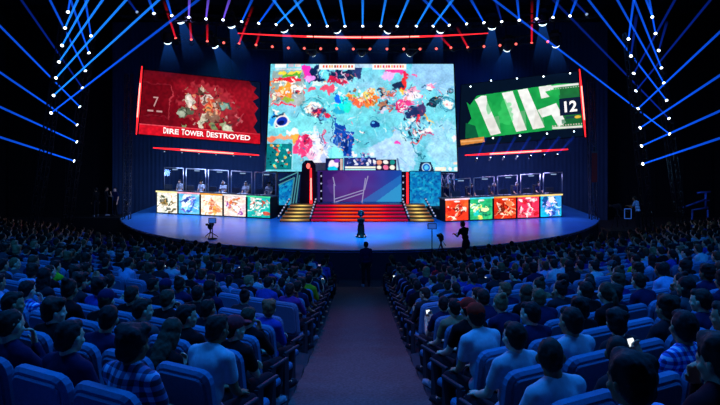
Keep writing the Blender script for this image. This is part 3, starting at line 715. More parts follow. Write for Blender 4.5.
# red portal, red screen side
e = set_piece('portal_pillar', 'dark tapering pillar with red lantern beside the red screen stairs', 'pillar', 34.5, P(308, 205, 34.5))
def slab(name, pts, d, mat, parent, th=0.25):
    mb = MB(); n = len(pts); a = [P(u, v, d) for u, v in pts]; b = [p+Vector((0, th, 0)) for p in a]
    mb.add(a+b, [tuple(range(n)), tuple(reversed(range(n, 2*n)))]+[(i, n+i, n+(i+1) % n, (i+1) % n) for i in range(n)])
    o = build(name, mb, mat, parent)
    return W(o) if parent else o
slab('pillar_shaft', [(298.5, 216.7), (302, 164), (305, 160.5), (312, 160.5), (315.5, 165), (316.5, 216.7)], 34.5, M['black'], e)
mb = MB(); mb.ell(P(308.3, 166, 34.4), (0.11, 0.08, 0.16)); W(build('lantern_glow', mb, M['redlens'], e))
mb = MB(); mb.tube(P(310.8, 168, 34.4), P(311, 205, 34.4), 0.05, 0.085, 8); W(build('red_tube', mb, M['redbar'], e))
mb = MB(); mb.tube(P(311, 178, 34.33), P(311, 200, 34.33), 0.03, seg=8); W(build('glowing_core', mb, M['redcore'], e))
for k in range(3):
    mb = MB(); mb.ell(P(305+k*2.6, 162.5-abs(k-1)*-.8, 34.42), (0.04, 0.04, 0.07), seg=8, rings=6); W(build('finial', mb, M['metal'], e))
e = set_piece('portal_pillar', 'dark pillar with white studs and red tube beside the cyan panel', 'pillar', 34.5, P(404, 205, 34.5))
slab('pillar_shaft', [(401.8, 216.7), (401.8, 172), (409.5, 172), (409.5, 216.7)], 34.5, M['black'], e)
mb = MB(); mb.tube(P(407.3, 172.5, 34.38), P(407.6, 205, 34.38), 0.06, 0.06, 8); W(build('red_tube', mb, M['redbar'], e))
for k in range(5):
    mb = MB(); mb.ell(P(403.2, 176+k*6.5, 34.42), (0.05, 0.05, 0.05), seg=8, rings=6); W(build('stud_lamp', mb, M['stud'], e))
e = set_piece('portal_post', 'slim post with three white studs left of the violet backdrop panel'.replace('left of', 'edging'), 'pillar', 34.5, P(321, 203, 34.6))
slab('post_shaft', [(320, 202.5), (320, 172), (322.4, 172), (322.4, 202.5)], 34.6, M['black'], e, .12)
for k in range(4):
    mb = MB(); mb.ell(P(321.2, 176+k*7.5, 34.56), (0.05, 0.05, 0.05), seg=8, rings=6); W(build('stud_lamp', mb, M['stud'], e))
# cyan panels
def cyan_canvas(x0, y0, w, h, seed):
    c = Canvas(x0, y0, w, h, 1.8, '#0a78c8'); c.put(np.clip((c.fuzz(3, seed)-.35)*2.4, 0, 1), '#18b8e8', .8); c.put(np.clip((c.fuzz(1.6, seed+1)-.6)*3, 0, 1), '#0a3c90', .8); c.put(np.clip((c.fuzz(1.4, seed+2)-.7)*3, 0, 1), '#70e8f8', .8)
    c.put(np.clip((c.Y-y0)/h-.75, 0, 1)*3, '#50d8f8', .5)
    return c
e = set_piece('textured_panel', 'upright cyan textured panel beside the studded dark pillar', 'panel', 34.7, P(425, 206, 34.7))
q = [P(410, 171.5, 34.7), P(441, 171.5, 34.7), P(441, 206, 34.7), P(410, 206, 34.7)]
mb, n = quad_mb(q, .15, .03); W(build('panel_board', mb, M['black'], e)); W(picture('lit_face', cyan_canvas(410, 172, 31, 34, 5), q, M['backdrop'], e))
e = set_piece('textured_panel', 'slanted cyan textured panel with neon outline by the dark lantern pillar', 'panel', 34.7, P(286, 204, 34.7))
q = [P(279, 185.5, 34.7), P(293.5, 179, 34.7), P(290, 205, 34.7), P(279, 205, 34.7)]
mb, n = quad_mb(q, .15, .03); W(build('panel_board', mb, M['black'], e)); W(picture('lit_face', cyan_canvas(279, 179, 15, 26, 15), q, M['backdrop'], e))
for (a, b) in (((278.5, 185), (294.5, 177.5)), ((294.5, 177.5), (290.5, 205)), ((279.5, 180.5), (298, 172)), ((298, 172), (293, 205)), ((299.5, 175), (296, 203))):
    mb = MB(); mb.tube(P(*a, 34.55), P(*b, 34.55), 0.035, seg=6); W(build('neon_line', mb, M['neoncy'], e))
# cross-braced towers either side
def cross_tower(label, u0, u1, v0, v1, d):
    e = set_piece('truss_tower', label, 'truss', d, P((u0+u1)/2, v1, d))
    mb = MB(); n = 2
    for k in range(n):
        ua, ub = u0+(u1-u0)*k/n, u0+(u1-u0)*(k+1)/n
        for (a, b) in (((ua, v0), (ub, (v0+v1)/2)), ((ub, v0), (ua, (v0+v1)/2)), ((ua, (v0+v1)/2), (ub, v1)), ((ub, (v0+v1)/2), (ua, v1))):
            mb.tube(P(*a, d), P(*b, d), 0.035, seg=6)
    W(build('brace_lattice', mb, M['metal'], e))
    mb = MB()
    for k in range(n+1):
        u = u0+(u1-u0)*k/n; p = P(u, v1, d); p.z = SZ+0.01; mb.tube(p, P(u, v0, d), 0.05, seg=6)
    for v in (v0, (v0+v1)/2, v1): mb.tube(P(u0, v, d), P(u1, v, d), 0.05, seg=6)
    W(build('post_lattice', mb, M['metal'], e))
cross_tower('dark cross braced truss tower between the red side booth and stairs', 263, 277, 172, 208, 35.3)
cross_tower('dark cross braced truss tower between the green side booth and stairs', 441.5, 454, 174, 210, 35.3)

# ------------------------------------------------------------------ player booths
def art(kind, seed):
    c = Canvas(0, 0, 22, 24, 2.0, kind[0]); r = np.random.default_rng(seed)
    c.put(np.clip((c.fuzz(7, seed)-.35)*2, 0, 1), kind[1], .8)
    for k in range(10):
        c.ell(r.uniform(2, 20), r.uniform(3, 22), r.uniform(1.5, 5), r.uniform(1, 3), kind[2+k % (len(kind)-2)], r.uniform(0, 180), .6, .9, seed+k)
    for k in range(9):
        x, y, t = r.uniform(4, 18), r.uniform(4, 20), r.uniform(-1.2, 1.2)
        c.line(x, y, x+7*math.sin(t), y+7*math.cos(t), r.uniform(.7, 1.7), kind[2+(k*2) % (len(kind)-2)], .9)
    for k in range(10): c.ell(r.uniform(2, 20), r.uniform(2, 22), .8, .8, kind[2+(k+1) % (len(kind)-2)], 0, .3)
    c.warp(1.5, 4, seed+2, 0); c.ell(11, 1.5, 3, 1.2, '#e8e0e0'); c.noise(.15, seed+3, 1.5)
    return c
LP = [['#f0ece0', '#d8e4d8', '#283028', '#6c5c34', '#c89850', '#384838', '#f8f0e0'], ['#58b8f0', '#a0dcf8', '#f8fcff', '#2c50c8', '#ffffff', '#8c6cd8', '#1c3c9c'],
      ['#fce8d8', '#f8d8b8', '#f09060', '#ffffff', '#e8b048', '#f8c8a0', '#c85c40'], ['#f4d8cc', '#e0c0e8', '#ffffff', '#8c3c9c', '#e06c3c', '#b08048', '#f8e8d0', '#503070'],
      ['#18b4b0', '#109c90', '#f0e8e0', '#d84838', '#f8f8f0', '#0c4c50', '#e8d8d0']]
RP = [['#f03820', '#f87030', '#fff4e0', '#f8d0a0', '#c81c14', '#ffffff', '#7c0c10'], ['#20a86c', '#40d080', '#f4f8b0', '#e8fcf0', '#0c5c4c', '#20c8c8', '#f0e060'],
      ['#e03418', '#b82414', '#f8b880', '#fce8d8', '#701008', '#f87848', '#ffd8b0'], ['#f03058', '#e84c6c', '#ffd0d8', '#ffffff', '#a01030', '#f88890', '#d01828'],
      ['#18b8e8', '#4898f0', '#f0d8ff', '#ffffff', '#2850c0', '#c0a0f0', '#103c84']]
PANEL_LOOK = {('red', 0): 'white with dark green slashes', ('red', 1): 'ice blue with white figure shapes', ('red', 2): 'peach and white', ('red', 3): 'cream with purple and rust shapes', ('red', 4): 'teal with red and white shapes'}
EDGE = {'red': ['#f8e8a0', '#f4a0b8', '#f0a030', '#f0e4e0', '#40c890'], 'green': ['#f0c8d8', '#40c8e0', '#e8a048', '#f0b848', '#f0d080']}
PLAYER_SPOTS = []
def booth(side, A, B, arts, gz0, gz1):
    A = Vector((A.x, A.y, SZ)); B = Vector((B.x, B.y, SZ)); ex = (B-A).normalized(); L = (B-A).length
    ny = Vector((ex.y, -ex.x, 0))
    if ny.y > 0: ny = -ny
    ang = math.atan2(ex.y, ex.x); R = Matrix.Rotation(ang, 3, 'Z')
    H0, H1 = (1.36, 1.26) if side == 'red' else (1.26, 1.34)
    e = empty('booth_desk', A.lerp(B, .5)); bpy.context.view_layer.update()
    tag(e, 'long %s side player desk faced with five bright picture panels' % side, 'desk')
    def hz(s): return H0+(H1-H0)*s
    def at(s, z, out=0.0): return A+ex*(L*s)+ny*out+Vector((0, 0, z))
    # carcass
    mb = MB(); a = [at(0, .003), at(1, .003), at(1, hz(1)-.06), at(0, hz(0)-.06)]; b = [p-ny*0.7 for p in a]
    mb.add(a+b, [(0,1,2,3), (7,6,5,4), (0,4,5,1), (1,5,6,2), (2,6,7,3), (3,7,4,0)]); W(build('carcass', mb, M['black'], e))
    mb = MB(); a = [at(-.01, hz(0)-.058, .06), at(1.01, hz(1)-.058, .06), at(1.01, hz(1), .06), at(-.01, hz(0), .06)]; b = [p-ny*0.82 for p in a]
    mb.add(a+b, [(0,1,2,3), (7,6,5,4), (0,4,5,1), (1,5,6,2), (2,6,7,3), (3,7,4,0)]); W(build('counter_top', mb, M['metal'], e))
    for k in range(5):
        s0, s1 = k/5+.008, (k+1)/5-.008
        q = [at(s0, hz(s0)-.10, .02), at(s1, hz(s1)-.10, .02), at(s1, .06, .02), at(s0, .06, .02)]
        pn = W(picture('picture_panel', art(arts[k], 300+k+(50 if side == 'green' else 0)), q, M['panel'], e))
        cv = Canvas(0, 0, 10, 1, 2, EDGE[side][k]); cv.noise(.15, k, 2)
        q = [at(k/5, hz(k/5)+.002, .075), at((k+1)/5, hz((k+1)/5)+.002, .075), at((k+1)/5, hz((k+1)/5)-.085, .075), at(k/5, hz(k/5)-.085, .075)]
        W(picture('edge_light', cv, q, M['panel'], e))
    # raised booth floor
    mb = MB(); mb.box(A.lerp(B, .5)-ny*1.75+Vector((0, 0, .3)), (L, 1.9, .58), R)
    tag(build('booth_floor', mb, M['black']), 'raised dark booth floor behind the %s side player desk' % side, 'platform')
    # glass front: one framed pane per bay
    for k in range(5):
        s0, s1 = k/5+.045, (k+1)/5+.02
        if side == 'green': s0, s1 = k/5+.06, (k+1)/5+.03
        g0, g1 = gz0+(gz1-gz0)*s0, gz0+(gz1-gz0)*s1
        e2 = empty('booth_window', at(s0, hz(s0), -.3)); bpy.context.view_layer.update()
        tag(e2, 'framed booth glass pane, %s bay of the %s side booth from its outer end' % (ORD[k+1 if side == 'red' else 5-k], side), 'glass pane')
        corners = [at(s0, hz(s0)+.036, -.3), at(s1, hz(s1)+.036, -.3), at(s1, g1, -.3), at(s0, g0, -.3)]
        mb = MB()
        for i in range(4): mb.tube(corners[i], corners[(i+1) % 4], .028, seg=6)
        W(build('frame', mb, M['chrome'], e2))
        mb = MB(); mb.add(corners, [(0, 1, 2, 3)]); W(build('pane', mb, M['glass'], e2))
        m_ = corners[3].lerp(corners[2], .55); 
        mb = MB(); mb.box(m_-ny*.03+Vector((0, 0, -.10)), (.34, .05, .06), R); W(build('strip_lamp', mb, M['dimlens'], e2))
        # monitor on the desk
        e3 = empty('desk_monitor', at((k+.5)/5, hz((k+.5)/5), -.1)); bpy.context.view_layer.update()
        tag(e3, 'small desktop monitor in the %s bay of the %s side booth' % (ORD[k+1 if side == 'red' else 5-k], side), 'monitor')
        bz = hz((k+.5)/5)
        mb = MB(); mb.box(at((k+.5)/5, bz+.24, -.12), (.52, .035, .28), R, bev=.02); W(build('screen_shell', mb, M['metal'], e3))
        mb = MB(); mb.tube(at((k+.5)/5, bz+.012, -.13), at((k+.5)/5, bz+.14, -.13), .022, seg=8); W(build('neck', mb, M['metal'], e3))
        mb = MB(); mb.lathe([(.11, .003), (.11, .012), (.02, .02)], at((k+.5)/5, bz, -.13)); W(build('foot', mb, M['metal'], e3))
        PLAYER_SPOTS.append((side, k, at((k+.5)/5, .595, -1.25), ang))
booth('red', P(156.5, 213, 36.1), P(271, 219, 33.7), LP, 2.75, 2.55)
booth('green', P(444.5, 222, 32.6), P(562, 217, 34.5), RP, 2.25, 2.55)


# ------------------------------------------------------------------ lamps, beams and trusses
def cone_mesh(name, r0, r1, mat, seg=16):
    mb = MB(); mb.tube((0, 0, 0), (0, 0, 1), r0, r1, seg, caps=False); return mb.mesh(name, [mat])
def lamp_meshes(lens):
    h = MB(); h.lathe([(.05, -.30), (.105, -.26), (.12, -.10), (.115, -.02), (.10, 0.0)], seg=14)
    y = MB(); y.box((.15, 0, -.16), (.025, .07, .26)); y.box((-.15, 0, -.16), (.025, .07, .26)); y.box((0, 0, -.34), (.33, .09, .06)); y.box((0, 0, -.40), (.2, .16, .07))
    l = MB(); l.lathe([(.082, 0.0), (.07, .03), (.03, .05)] if lens != 'washlens' else [(.10, -.03), (.098, .02), (.07, .05), (.03, .065)], seg=14)
    return h.mesh('housing', [M['black']]), y.mesh('yoke', [M['black']]), l.mesh('lens', [M[lens]])
LM = {k: lamp_meshes(v) for k, v in (('white', 'hotlens'), ('red', 'redlens'), ('dim', 'dimlens'), ('wash', 'washlens'))}
BEAMS = {}
def spot(label, pos, target, lens='white', beam='beam', length=None, r0=.05, r1=.13, scale=1.0, group=None):
    d = (target-pos); L = d.length if length is None else length
    e = empty('spotlight', pos); tag(e, label, 'spotlight', group)
    e.rotation_mode = 'QUATERNION'; e.rotation_quaternion = d.to_track_quat('Z', 'Y')
    for nm, me in zip(('housing', 'yoke', 'lens'), LM[lens]):
        o = link(nm, me, e); o.scale = (scale,)*3
    if beam:
        key = (beam, r0, r1)
        if key not in BEAMS: BEAMS[key] = cone_mesh('light_beam', r0, r1, M[beam])
        o = link('light_beam', BEAMS[key], e); o.location = (0, 0, .02); o.scale = (1, 1, L)
    return e
def lattice(name, label, a, b, w, mat, n, cat='truss'):
    """square box truss from a to b"""
    e = empty(name, a); tag(e, label, cat)
    bpy.context.view_layer.update()
    d = (b-a).normalized(); up = Vector((0, 0, 1)) if abs(d.z) < .8 else Vector((0, 1, 0))
    x = d.cross(up).normalized()*w/2; y = x.normalized().cross(d)*w/2
    mb = MB(); cs = [x+y, x-y, -x-y, -x+y]
    for c in cs: mb.tube(a+c, b+c, .028, seg=6)
    W(build('main_tubes'.replace('tubes', 'tube_frame'), mb, mat, e))
    mb = MB()
    for k in range(n):
        p, q = a.lerp(b, k/n), a.lerp(b, (k+1)/n)
        for i in range(4):
            c0, c1 = cs[i], cs[(i+1) % 4]
            mb.tube(p+(c0 if k % 2 else c1), q+(c1 if k % 2 else c0), .014, seg=5)
            mb.tube(p+c0, p+c1, .014, seg=5)
    W(build('brace_lattice', mb, mat, e))
    return e
def clampz(p, q):
    """stop a beam at the ceiling"""
    if q.z > 14.1: q = p.lerp(q, (14.1-p.z)/(q.z-p.z))
    return q
def ext(p, q, k): return p+(q-p)*k
# two leaning towers on the red screen side, two on the green screen side
towers = [
 ('inner leaning tower, red screen side', 24.0, 1.0, [(68, 12, 71, -6), (65, 28, 78.5, -2), (62, 45.5, 89, -2), (59, 62, 104, -2), (56, 78, 128, -2), (53.5, 95.5, 161, -2), (51, 113, 172, 20)], 'beamhot'),
 ('outer leaning tower, red screen side', 25.5, 1.0, [(91, 36, 85, -2), (89, 53, 70, -2), (85.5, 71, 49, -2), (82.5, 88, 20, -2), (80, 107, -2, 24), (77.3, 125, -2, 71), (77, 142, -2, 106), (74.3, 161, -2, 136.5)], 'beam'),
 ('inner leaning tower, green screen side', 24.0, 1.0, [(628.5, 39, 634, -2), (631, 56, 634.5, 30), (633.7, 73.5, 676, -2), (635.7, 91, 712, -2), (638, 108.7, 722, 30), (640, 128, 722, 74), (641.5, 146, 722, 110), (642.7, 164, 722, 137.5)], 'beam'),
 ('outer leaning tower, green screen side', 25.5, 1.0, [(652.3, 17, 645.5, -2), (655.5, 33.5, 649, -2), (658.7, 50.5, 664, 32), (661.5, 68, 633.5, -2), (663.8, 83, 616.3, -2), (666.7, 100.5, 587, -2), (669, 118.5, 570, 17), (669.7, 134, 493, -1)], 'beam')]
for ti, (tn, d, sc, lamps, bm) in enumerate(towers):
    p0 = P(lamps[0][0], lamps[0][1]-6, d+.35); p1 = P(lamps[-1][0], lamps[-1][1]+4, d+.35)
    dirv = (p1-p0); foot = p1+dirv*((p1.z-0.05-0.6)/(-dirv.z)) if dirv.z < 0 else p1
    lattice('truss_tower', tn.replace('leaning', 'leaning dark lattice'), p0, foot, .32, M['black'], 26)
    for k, (u, v, u2, v2) in enumerate(lamps):
        a = P(u, v, d); far = d-3.0 if ti % 2 == 0 else d-2.0
        b = clampz(a, ext(a, P(u2, v2, far), 1.45))
        mat = bm
        if (ti, k) in ((2, 0), (2, 1), (3, 2), (0, 0)): mat = 'beam'
        if (ti, k) in ((2, 2), (2, 3), (1, 3), (3, 6), (2, 1), (3, 2)): mat = 'beamdim'
        if (ti, k) in ((0, 6),): mat = 'beam'
        spot('blue beam lamp, %s from top of %s' % (ORD[k+1], tn), a, b, 'white', mat, r0=.026, r1=.05, scale=.75)
# front row of blue beam lamps over the stage, right across
row = [(137, 12, 126, -3), (154, 13.5, 148.5, -2), (171.7, 15.7, 166.5, -2), (188.7, 17.3, 189.5, -2), (206, 19, 208.5, -2), (223, 20, 230, -2), (241.7, 21.7, 253, -2), (258.7, 23.3, 277, -2), (276, 24.7, 304, -2), (292, 25.3, 272, -2), (309.3, 25.3, 293.5, -2), (327.3, 26.3, 317, -2), (345, 26.3, 340, -2), (362.7, 26.3, 362.7, -2), (380.7, 26.3, 386, -2), (397, 26.3, 409, -2), (416.3, 26.3, 433, -2), (433, 26.3, 454, -2), (449.3, 25.3, 422, -2), (466.7, 24, 446, -2), (484, 22.7, 470, -2), (501.7, 21.7, 495, -2), (519.3, 20.3, 517, -2), (536.7, 19, 538.5, -2), (553, 17.5, 558.5, -2), (570, 16, 577, -2), (586.7, 14.3, 570, -3)]
n = len(row)
for k, (u, v, u2, v2) in enumerate(row):
    t = (u-362)/225; d = 29.5-2.2*t*t
    a = P(u, v, d); b = clampz(a, ext(a, P(u2, v2, d-1.2), 1.05))
    mat = 'beampur' if k in (3, 4, 5) else ('beamdim' if k in (0, 26, 21) else 'beamhot' if 8 <= k <= 17 else 'beam')
    spot('blue beam lamp on the front overhead truss, %s from the red screen end' % ORD[k+1], a, b, 'white' if k not in (0, 26) else 'dim', mat, r0=.03, r1=.065, scale=.8)
def arc_truss(name, label, us, vf, df, w, mat):
    e = empty(name, P(us[0], vf(us[0]), df(us[0]))); tag(e, label, 'truss'); bpy.context.view_layer.update()
    pts = [P(u, vf(u), df(u)) for u in us]
    mb = MB(); m2 = mb
    for i in range(len(pts)-1):
        for dz, dy in ((0, 0), (w, 0), (0, w), (w, w)):
            o = Vector((0, dy, dz)); mb.tube(pts[i]+o, pts[i+1]+o, .03, seg=5, caps=False)
        m2.tube(pts[i], pts[i+1]+Vector((0, 0, w)), .015, seg=5); m2.tube(pts[i]+Vector((0, w, 0)), pts[i+1]+Vector((0, w, w)), .015, seg=5); m2.tube(pts[i], pts[i]+Vector((0, 0, w)), .015, seg=5)
    W(build('truss_lattice', mb, mat, e))
us = np.linspace(118, 606, 45)
arc_truss('overhead_truss', 'curved dark truss carrying the front row of blue lamps', us, lambda u: 28.5-12*((u-362)/225)**2+.6, lambda u: 30.15-2.2*((u-362)/225)**2, .42, M['black'])
# second row: red lamps
rrow = [(175.7, 38.3, 163.5, 0), (191.3, 39.7, 189.5, 18), (207.3, 41.3, 207.3, 20), (223.7, 42.7, 0, 0), (239, 43.7, 253, 6), (256, 45, 260, 32), (272.3, 46.7, 0, 0), (288.3, 48, 0, 0), (304.3, 48.3, 0, 0), (320.7, 48.7, 0, 0), (336.7, 48.7, 0, 0), (353.3, 49, 0, 0), (370, 49, 0, 0), (387, 49, 0, 0), (403.7, 49, 0, 0), (420, 49, 0, 0), (436.3, 48.7, 0, 0), (451, 47.7, 440, 36), (467.7, 47.3, 456.7, 27), (484, 46.5, 0, 0), (500, 45.3, 0, 0), (516, 44, 0, 0), (531.7, 43, 532, 0), (547.7, 41.7, 0, 0)]
for k, (u, v, u2, v2) in enumerate(rrow):
    t = (u-362)/225; d = 31.0-2.0*t*t
    a = P(u, v, d)
    if u2: b = clampz(a, P(u2, v2, d-1.0))
    else: b = a+Vector((0, -1.2, -.4))
    spot('small red lamp on the rear overhead truss, %s from the red screen end' % ORD[k+1], a, b, 'red', 'beamred' if u2 else None, r0=.04, r1=.06, scale=.8)
us = np.linspace(165, 558, 40)
arc_truss('overhead_truss', 'curved dark truss carrying the small red lamps', us, lambda u: 51-12.5*((u-362)/195)**2+.8, lambda u: 31.7-2.0*((u-362)/225)**2, .38, M['black'])
# wash lamps with soft cones, each on its own short drop bar
wl = [(167.7, 41.7, 170, 72), (181, 21.3, 196, 64), (215, 45.7, 232, 76), (231.7, 25.7, 244, 68), (284.3, 30, 295, 62), (313, 53.3, 318, 63), (337.3, 30.7, 350, 60), (362, 53.3, 362, 64), (387.7, 31, 376, 60), (410, 53.3, 403, 64), (440.3, 30.7, 432, 62), (492, 27.3, 490, 68), (507, 49, 503, 72), (542.7, 23.3, 544, 66), (555.7, 45, 558, 74)]
for k, (u, v, u2, v2) in enumerate(wl):
    hi = v < 35
    d = 30.4 if hi else 32.0
    t = (u-362)/225; d -= 2.0*t*t
    a = P(u, v, d); b = P(u2, v2, d+1.2)
    e = spot('round wash lamp with soft downward blue cone, %s from the red screen end' % ORD[k+1], a, b, 'wash', 'wash', r0=.12, r1=.62, scale=1.9)
    m2 = MB(); m2.tube((0, 0, 0), (0, 0, 1.0), .03, seg=6)
    o = build('drop_bar', m2, M['black'], e); q = e.rotation_quaternion.inverted(); o.rotation_mode = 'QUATERNION'; o.rotation_quaternion = q; o.location = q @ Vector((0, .25, .3))
# small lamps around the green wing screen and under both strips
for k, (u, v) in enumerate([(470.5, 87.5), (491, 81.5), (517, 79.5), (543.5, 77.5), (570, 74.3)]):
    spot('tiny white strobe atop the green wing screen, %s from its inner end' % ORD[k+1], P(u, v-1, 35.6-2.4*(u-465)/115-.3), P(u, v-1, 34-2.4*(u-465)/115)-Vector((0, 2, 1)), 'white', None, scale=.55)
for k, (u, v) in enumerate([(493, 137), (520, 134.7), (547, 132.6), (574, 130.5)]):
    spot('tiny white strobe below the green wing screen edge, %s from its inner end' % ORD[k+1], P(u, v+1, 35.6-2.4*(u-465)/115-.3), P(u, v+1, 34-2.4*(u-465)/115)-Vector((0, 2, 1)), 'white', None, scale=.55)
for k, u in enumerate([477, 490.5, 504, 517.5, 531, 544.5, 557.5]):
    a = P(u, 158.3-(u-477)*.05, 35.2-.02*(u-477)); b = P(u+9+k*1.2, 137, 35-.02*(u-477))
    spot('little lamp with upward beam under green wing screen, %s from its inner end' % ORD[k+1], a, b, 'white', 'beamdim', r0=.03, r1=.08, scale=.5)
for k, u in enumerate([164.5, 182, 199, 216, 233.5, 250.5]):
    a = P(u, 151.5+(u-164)*.06, 33.8+.02*(u-164))
    spot('little dim lamp under the red wing screen, %s from its outer end' % ORD[k+1], a, a+Vector((0, -1, -.6)), 'dim', None, scale=.5)
# lattice side towers at the outer edges of the wing screens
lattice('truss_tower', 'tall grey lattice tower outside the green wing screen', P(590, 76, 33.6), P(594, 247, 33.6)+Vector((0, 0, .06)), .34, M['metal'], 26)
lattice('truss_tower', 'tall grey lattice tower outside the red wing screen', P(129, 74, 33.6), P(126, 247, 33.6)+Vector((0, 0, .06)), .34, M['metal'], 26)
e = empty('banner', P(594, 163, 33)); tag(e, 'narrow dim red banner hanging beyond the green screen lattice tower', 'banner'); bpy.context.view_layer.update()
mb = MB(); c0 = P(594.5, 152, 32.8); mb.box(c0, (.36, .05, .05)); W(build('top_rod', mb, M['metal'], e))
mb = MB(); mb.box(c0-Vector((0, 0, .85)), (.30, .015, 1.6)); W(build('banner_cloth', mb, surf('banner_red', (.32, .03, .03), .9), e))

# ------------------------------------------------------------------ stage and house lights, with an added aisle fill
def light(name, kind, loc, energy, color, rot=None, target=None, **kw):
    l = bpy.data.lights.new(name, kind); l.energy = energy; l.color = color
    for k, v in kw.items(): setattr(l, k, v)
    o = bpy.data.objects.new(name, l); COL.objects.link(o); o.location = loc
    if target is not None: o.rotation_euler = (Vector(target)-Vector(loc)).to_track_quat('-Z', 'Y').to_euler()
    return o
SB = (0.03, 0.22, 1.0)
for k, (x, en, c) in enumerate([(-9, 3000, (0.40, 0.34, 1.0)), (-4.5, 3600, (0.01, 0.34, 1.0)), (0, 9000, (0.0, 0.48, 1.0)), (4.5, 3600, (0.01, 0.34, 1.0)), (9, 2800, (0.34, 0.22, 1.0))]):
    light('stage_wash', 'SPOT', (x*.9, 27.5, 12.6), en, c, target=(x, 30.5 if abs(x) < 6 else 32.5, SZ), spot_size=math.radians(46), spot_blend=.8, shadow_soft_size=.4)
for x in (-7, 0, 7):
    light('house_blue', 'AREA', (x*1.3, 6.5, 13.2), 720, (0.010, 0.235, 1.0), target=(x*1.4, 6.5, 1.5), shape='RECTANGLE', size=2.5, size_y=1.5)
for x in (-9, 9):
    light('house_rim', 'SPOT', (x, 26.5, 12.8), 3400, (0.02, 0.26, 1.0), target=(x*.8, 12, 2.0), spot_size=math.radians(80), spot_blend=.9, shadow_soft_size=.5)
light('house_purple', 'SPOT', (-3, 24, 13), 1500, (0.75, 0.16, 0.7), target=(2, 9, 2.5), spot_size=math.radians(60), spot_blend=.9, shadow_soft_size=.5)
light('aisle_fill', 'SPOT', (0, 5.5, 13.5), 1000, (0.55, 0.36, 0.66), target=(0, 9.5, 2.5), spot_size=math.radians(26), spot_blend=1, shadow_soft_size=.6)  # warm spot added to redden and brighten the aisle carpet
wd = bpy.data.worlds.new('world'); SC.world = wd; wd.use_nodes = True
wd.node_tree.nodes['Background'].inputs[0].default_value = (0.004, 0.02, 0.08, 1); wd.node_tree.nodes['Background'].inputs[1].default_value = 0.08

# ------------------------------------------------------------------ auditorium seats
def seat_parts():
    R = Euler((math.radians(9), 0, 0)).to_matrix()
    back = MB(); back.box((0, -.275, .695), (.53, .085, .59), R, bev=.09)
    back.box((0, -.322, .70), (.45, .03, .48), R, bev=.06)
    cush = MB(); cush.box((0, -.02, .345), (.47, .36, .09), bev=.04)
    leg = MB(); leg.box((0, -.10, .17), (.07, .16, .34)); leg.box((0, -.10, .008), (.20, .30, .016))
    arm = MB(); arm.box((0, .03, .60), (.04, .32, .035), bev=.015); arm.box((0, -.10, .30), (.035, .09, .58)); arm.box((0, -.10, .008), (.05, .2, .014))
    return back.mesh('backrest', [M['seatfab']]), cush.mesh('cushion', [M['seatfab']]), leg.mesh('pedestal', [M['seatdark']]), arm.mesh('armrest', [M['seatdark']])
SEATM = seat_parts()

# ------------------------------------------------------------------ figures
def rotm(rx, ry, rz): return Euler((rx, ry, rz)).to_matrix()
def add_hand(mb, wrist, d, nrm, side, curl=.5, grip=False):
    """palm, four bent fingers of different lengths and a thumb off its side; d: pointing direction, nrm: back of the hand"""
    d = Vector(d).normalized(); nrm = (Vector(nrm)-d*Vector(nrm).dot(d)).normalized(); x = d.cross(nrm)*side
    wrist = Vector(wrist); Rm = Matrix((d.cross(nrm), d, nrm)).transposed()
    mb.cap(wrist, wrist+d*.03, .025, .027, 8)
    mb.ell(wrist+d*.055, (.042, .052, .018), Rm, 10, 8)
    for i, (o, L, r) in enumerate(((-.032, .062, .0085), (-.011, .075, .0095), (.011, .072, .0092), (.032, .060, .0088))):
        b = wrist+d*.093+x*o
        c1 = b+(d*math.cos(curl*.6)-nrm*math.sin(curl*.6))*L*.45
        c2 = c1+(d*math.cos(curl*1.5)-nrm*math.sin(curl*1.5))*L*.33
        c3 = c2+(d*math.cos(curl*2.3)-nrm*math.sin(curl*2.3))*L*.25
        mb.chain([b-d*.02, b, c1, c2, c3], [r*1.1, r*1.1, r, r*.92, r*.8])
    t0 = wrist+d*.03+x*.033; t1 = t0+(d*.7+x*.6-nrm*.25).normalized()*.036; t2 = t1+(d*.9+x*.15-nrm*.35).normalized()*.03
    mb.chain([t0-x*.012, t0, t1, t2], [.014, .013, .011, .0095])
def head_prims(mb, H, R):
    def e(c, r, rot=None): mb.ell(H+R@Vector(c), r, R @ (rot if rot else Matrix.Identity(3)), 14, 10)
    e((0, -.008, .022), (.076, .096, .094)); e((0, .022, -.035), (.062, .068, .072)); e((0, .052, -.085), (.034, .032, .026))
    e((0, .088, -.022), (.013, .018, .022)); e((0, .080, .004), (.009, .012, .026)); e((0, .078, .018), (.05, .012, .010))
    e((0, .080, -.058), (.024, .010, .008)); e((0, .076, -.068), (.020, .010, .007))
    for s in (-1, 1):
        e((s*.078, -.002, -.012), (.012, .019, .031), rotm(0, s*.25, s*.35)); e((s*.031, .079, .004), (.012, .009, .007)); e((s*.044, .058, -.03), (.022, .022, .02))
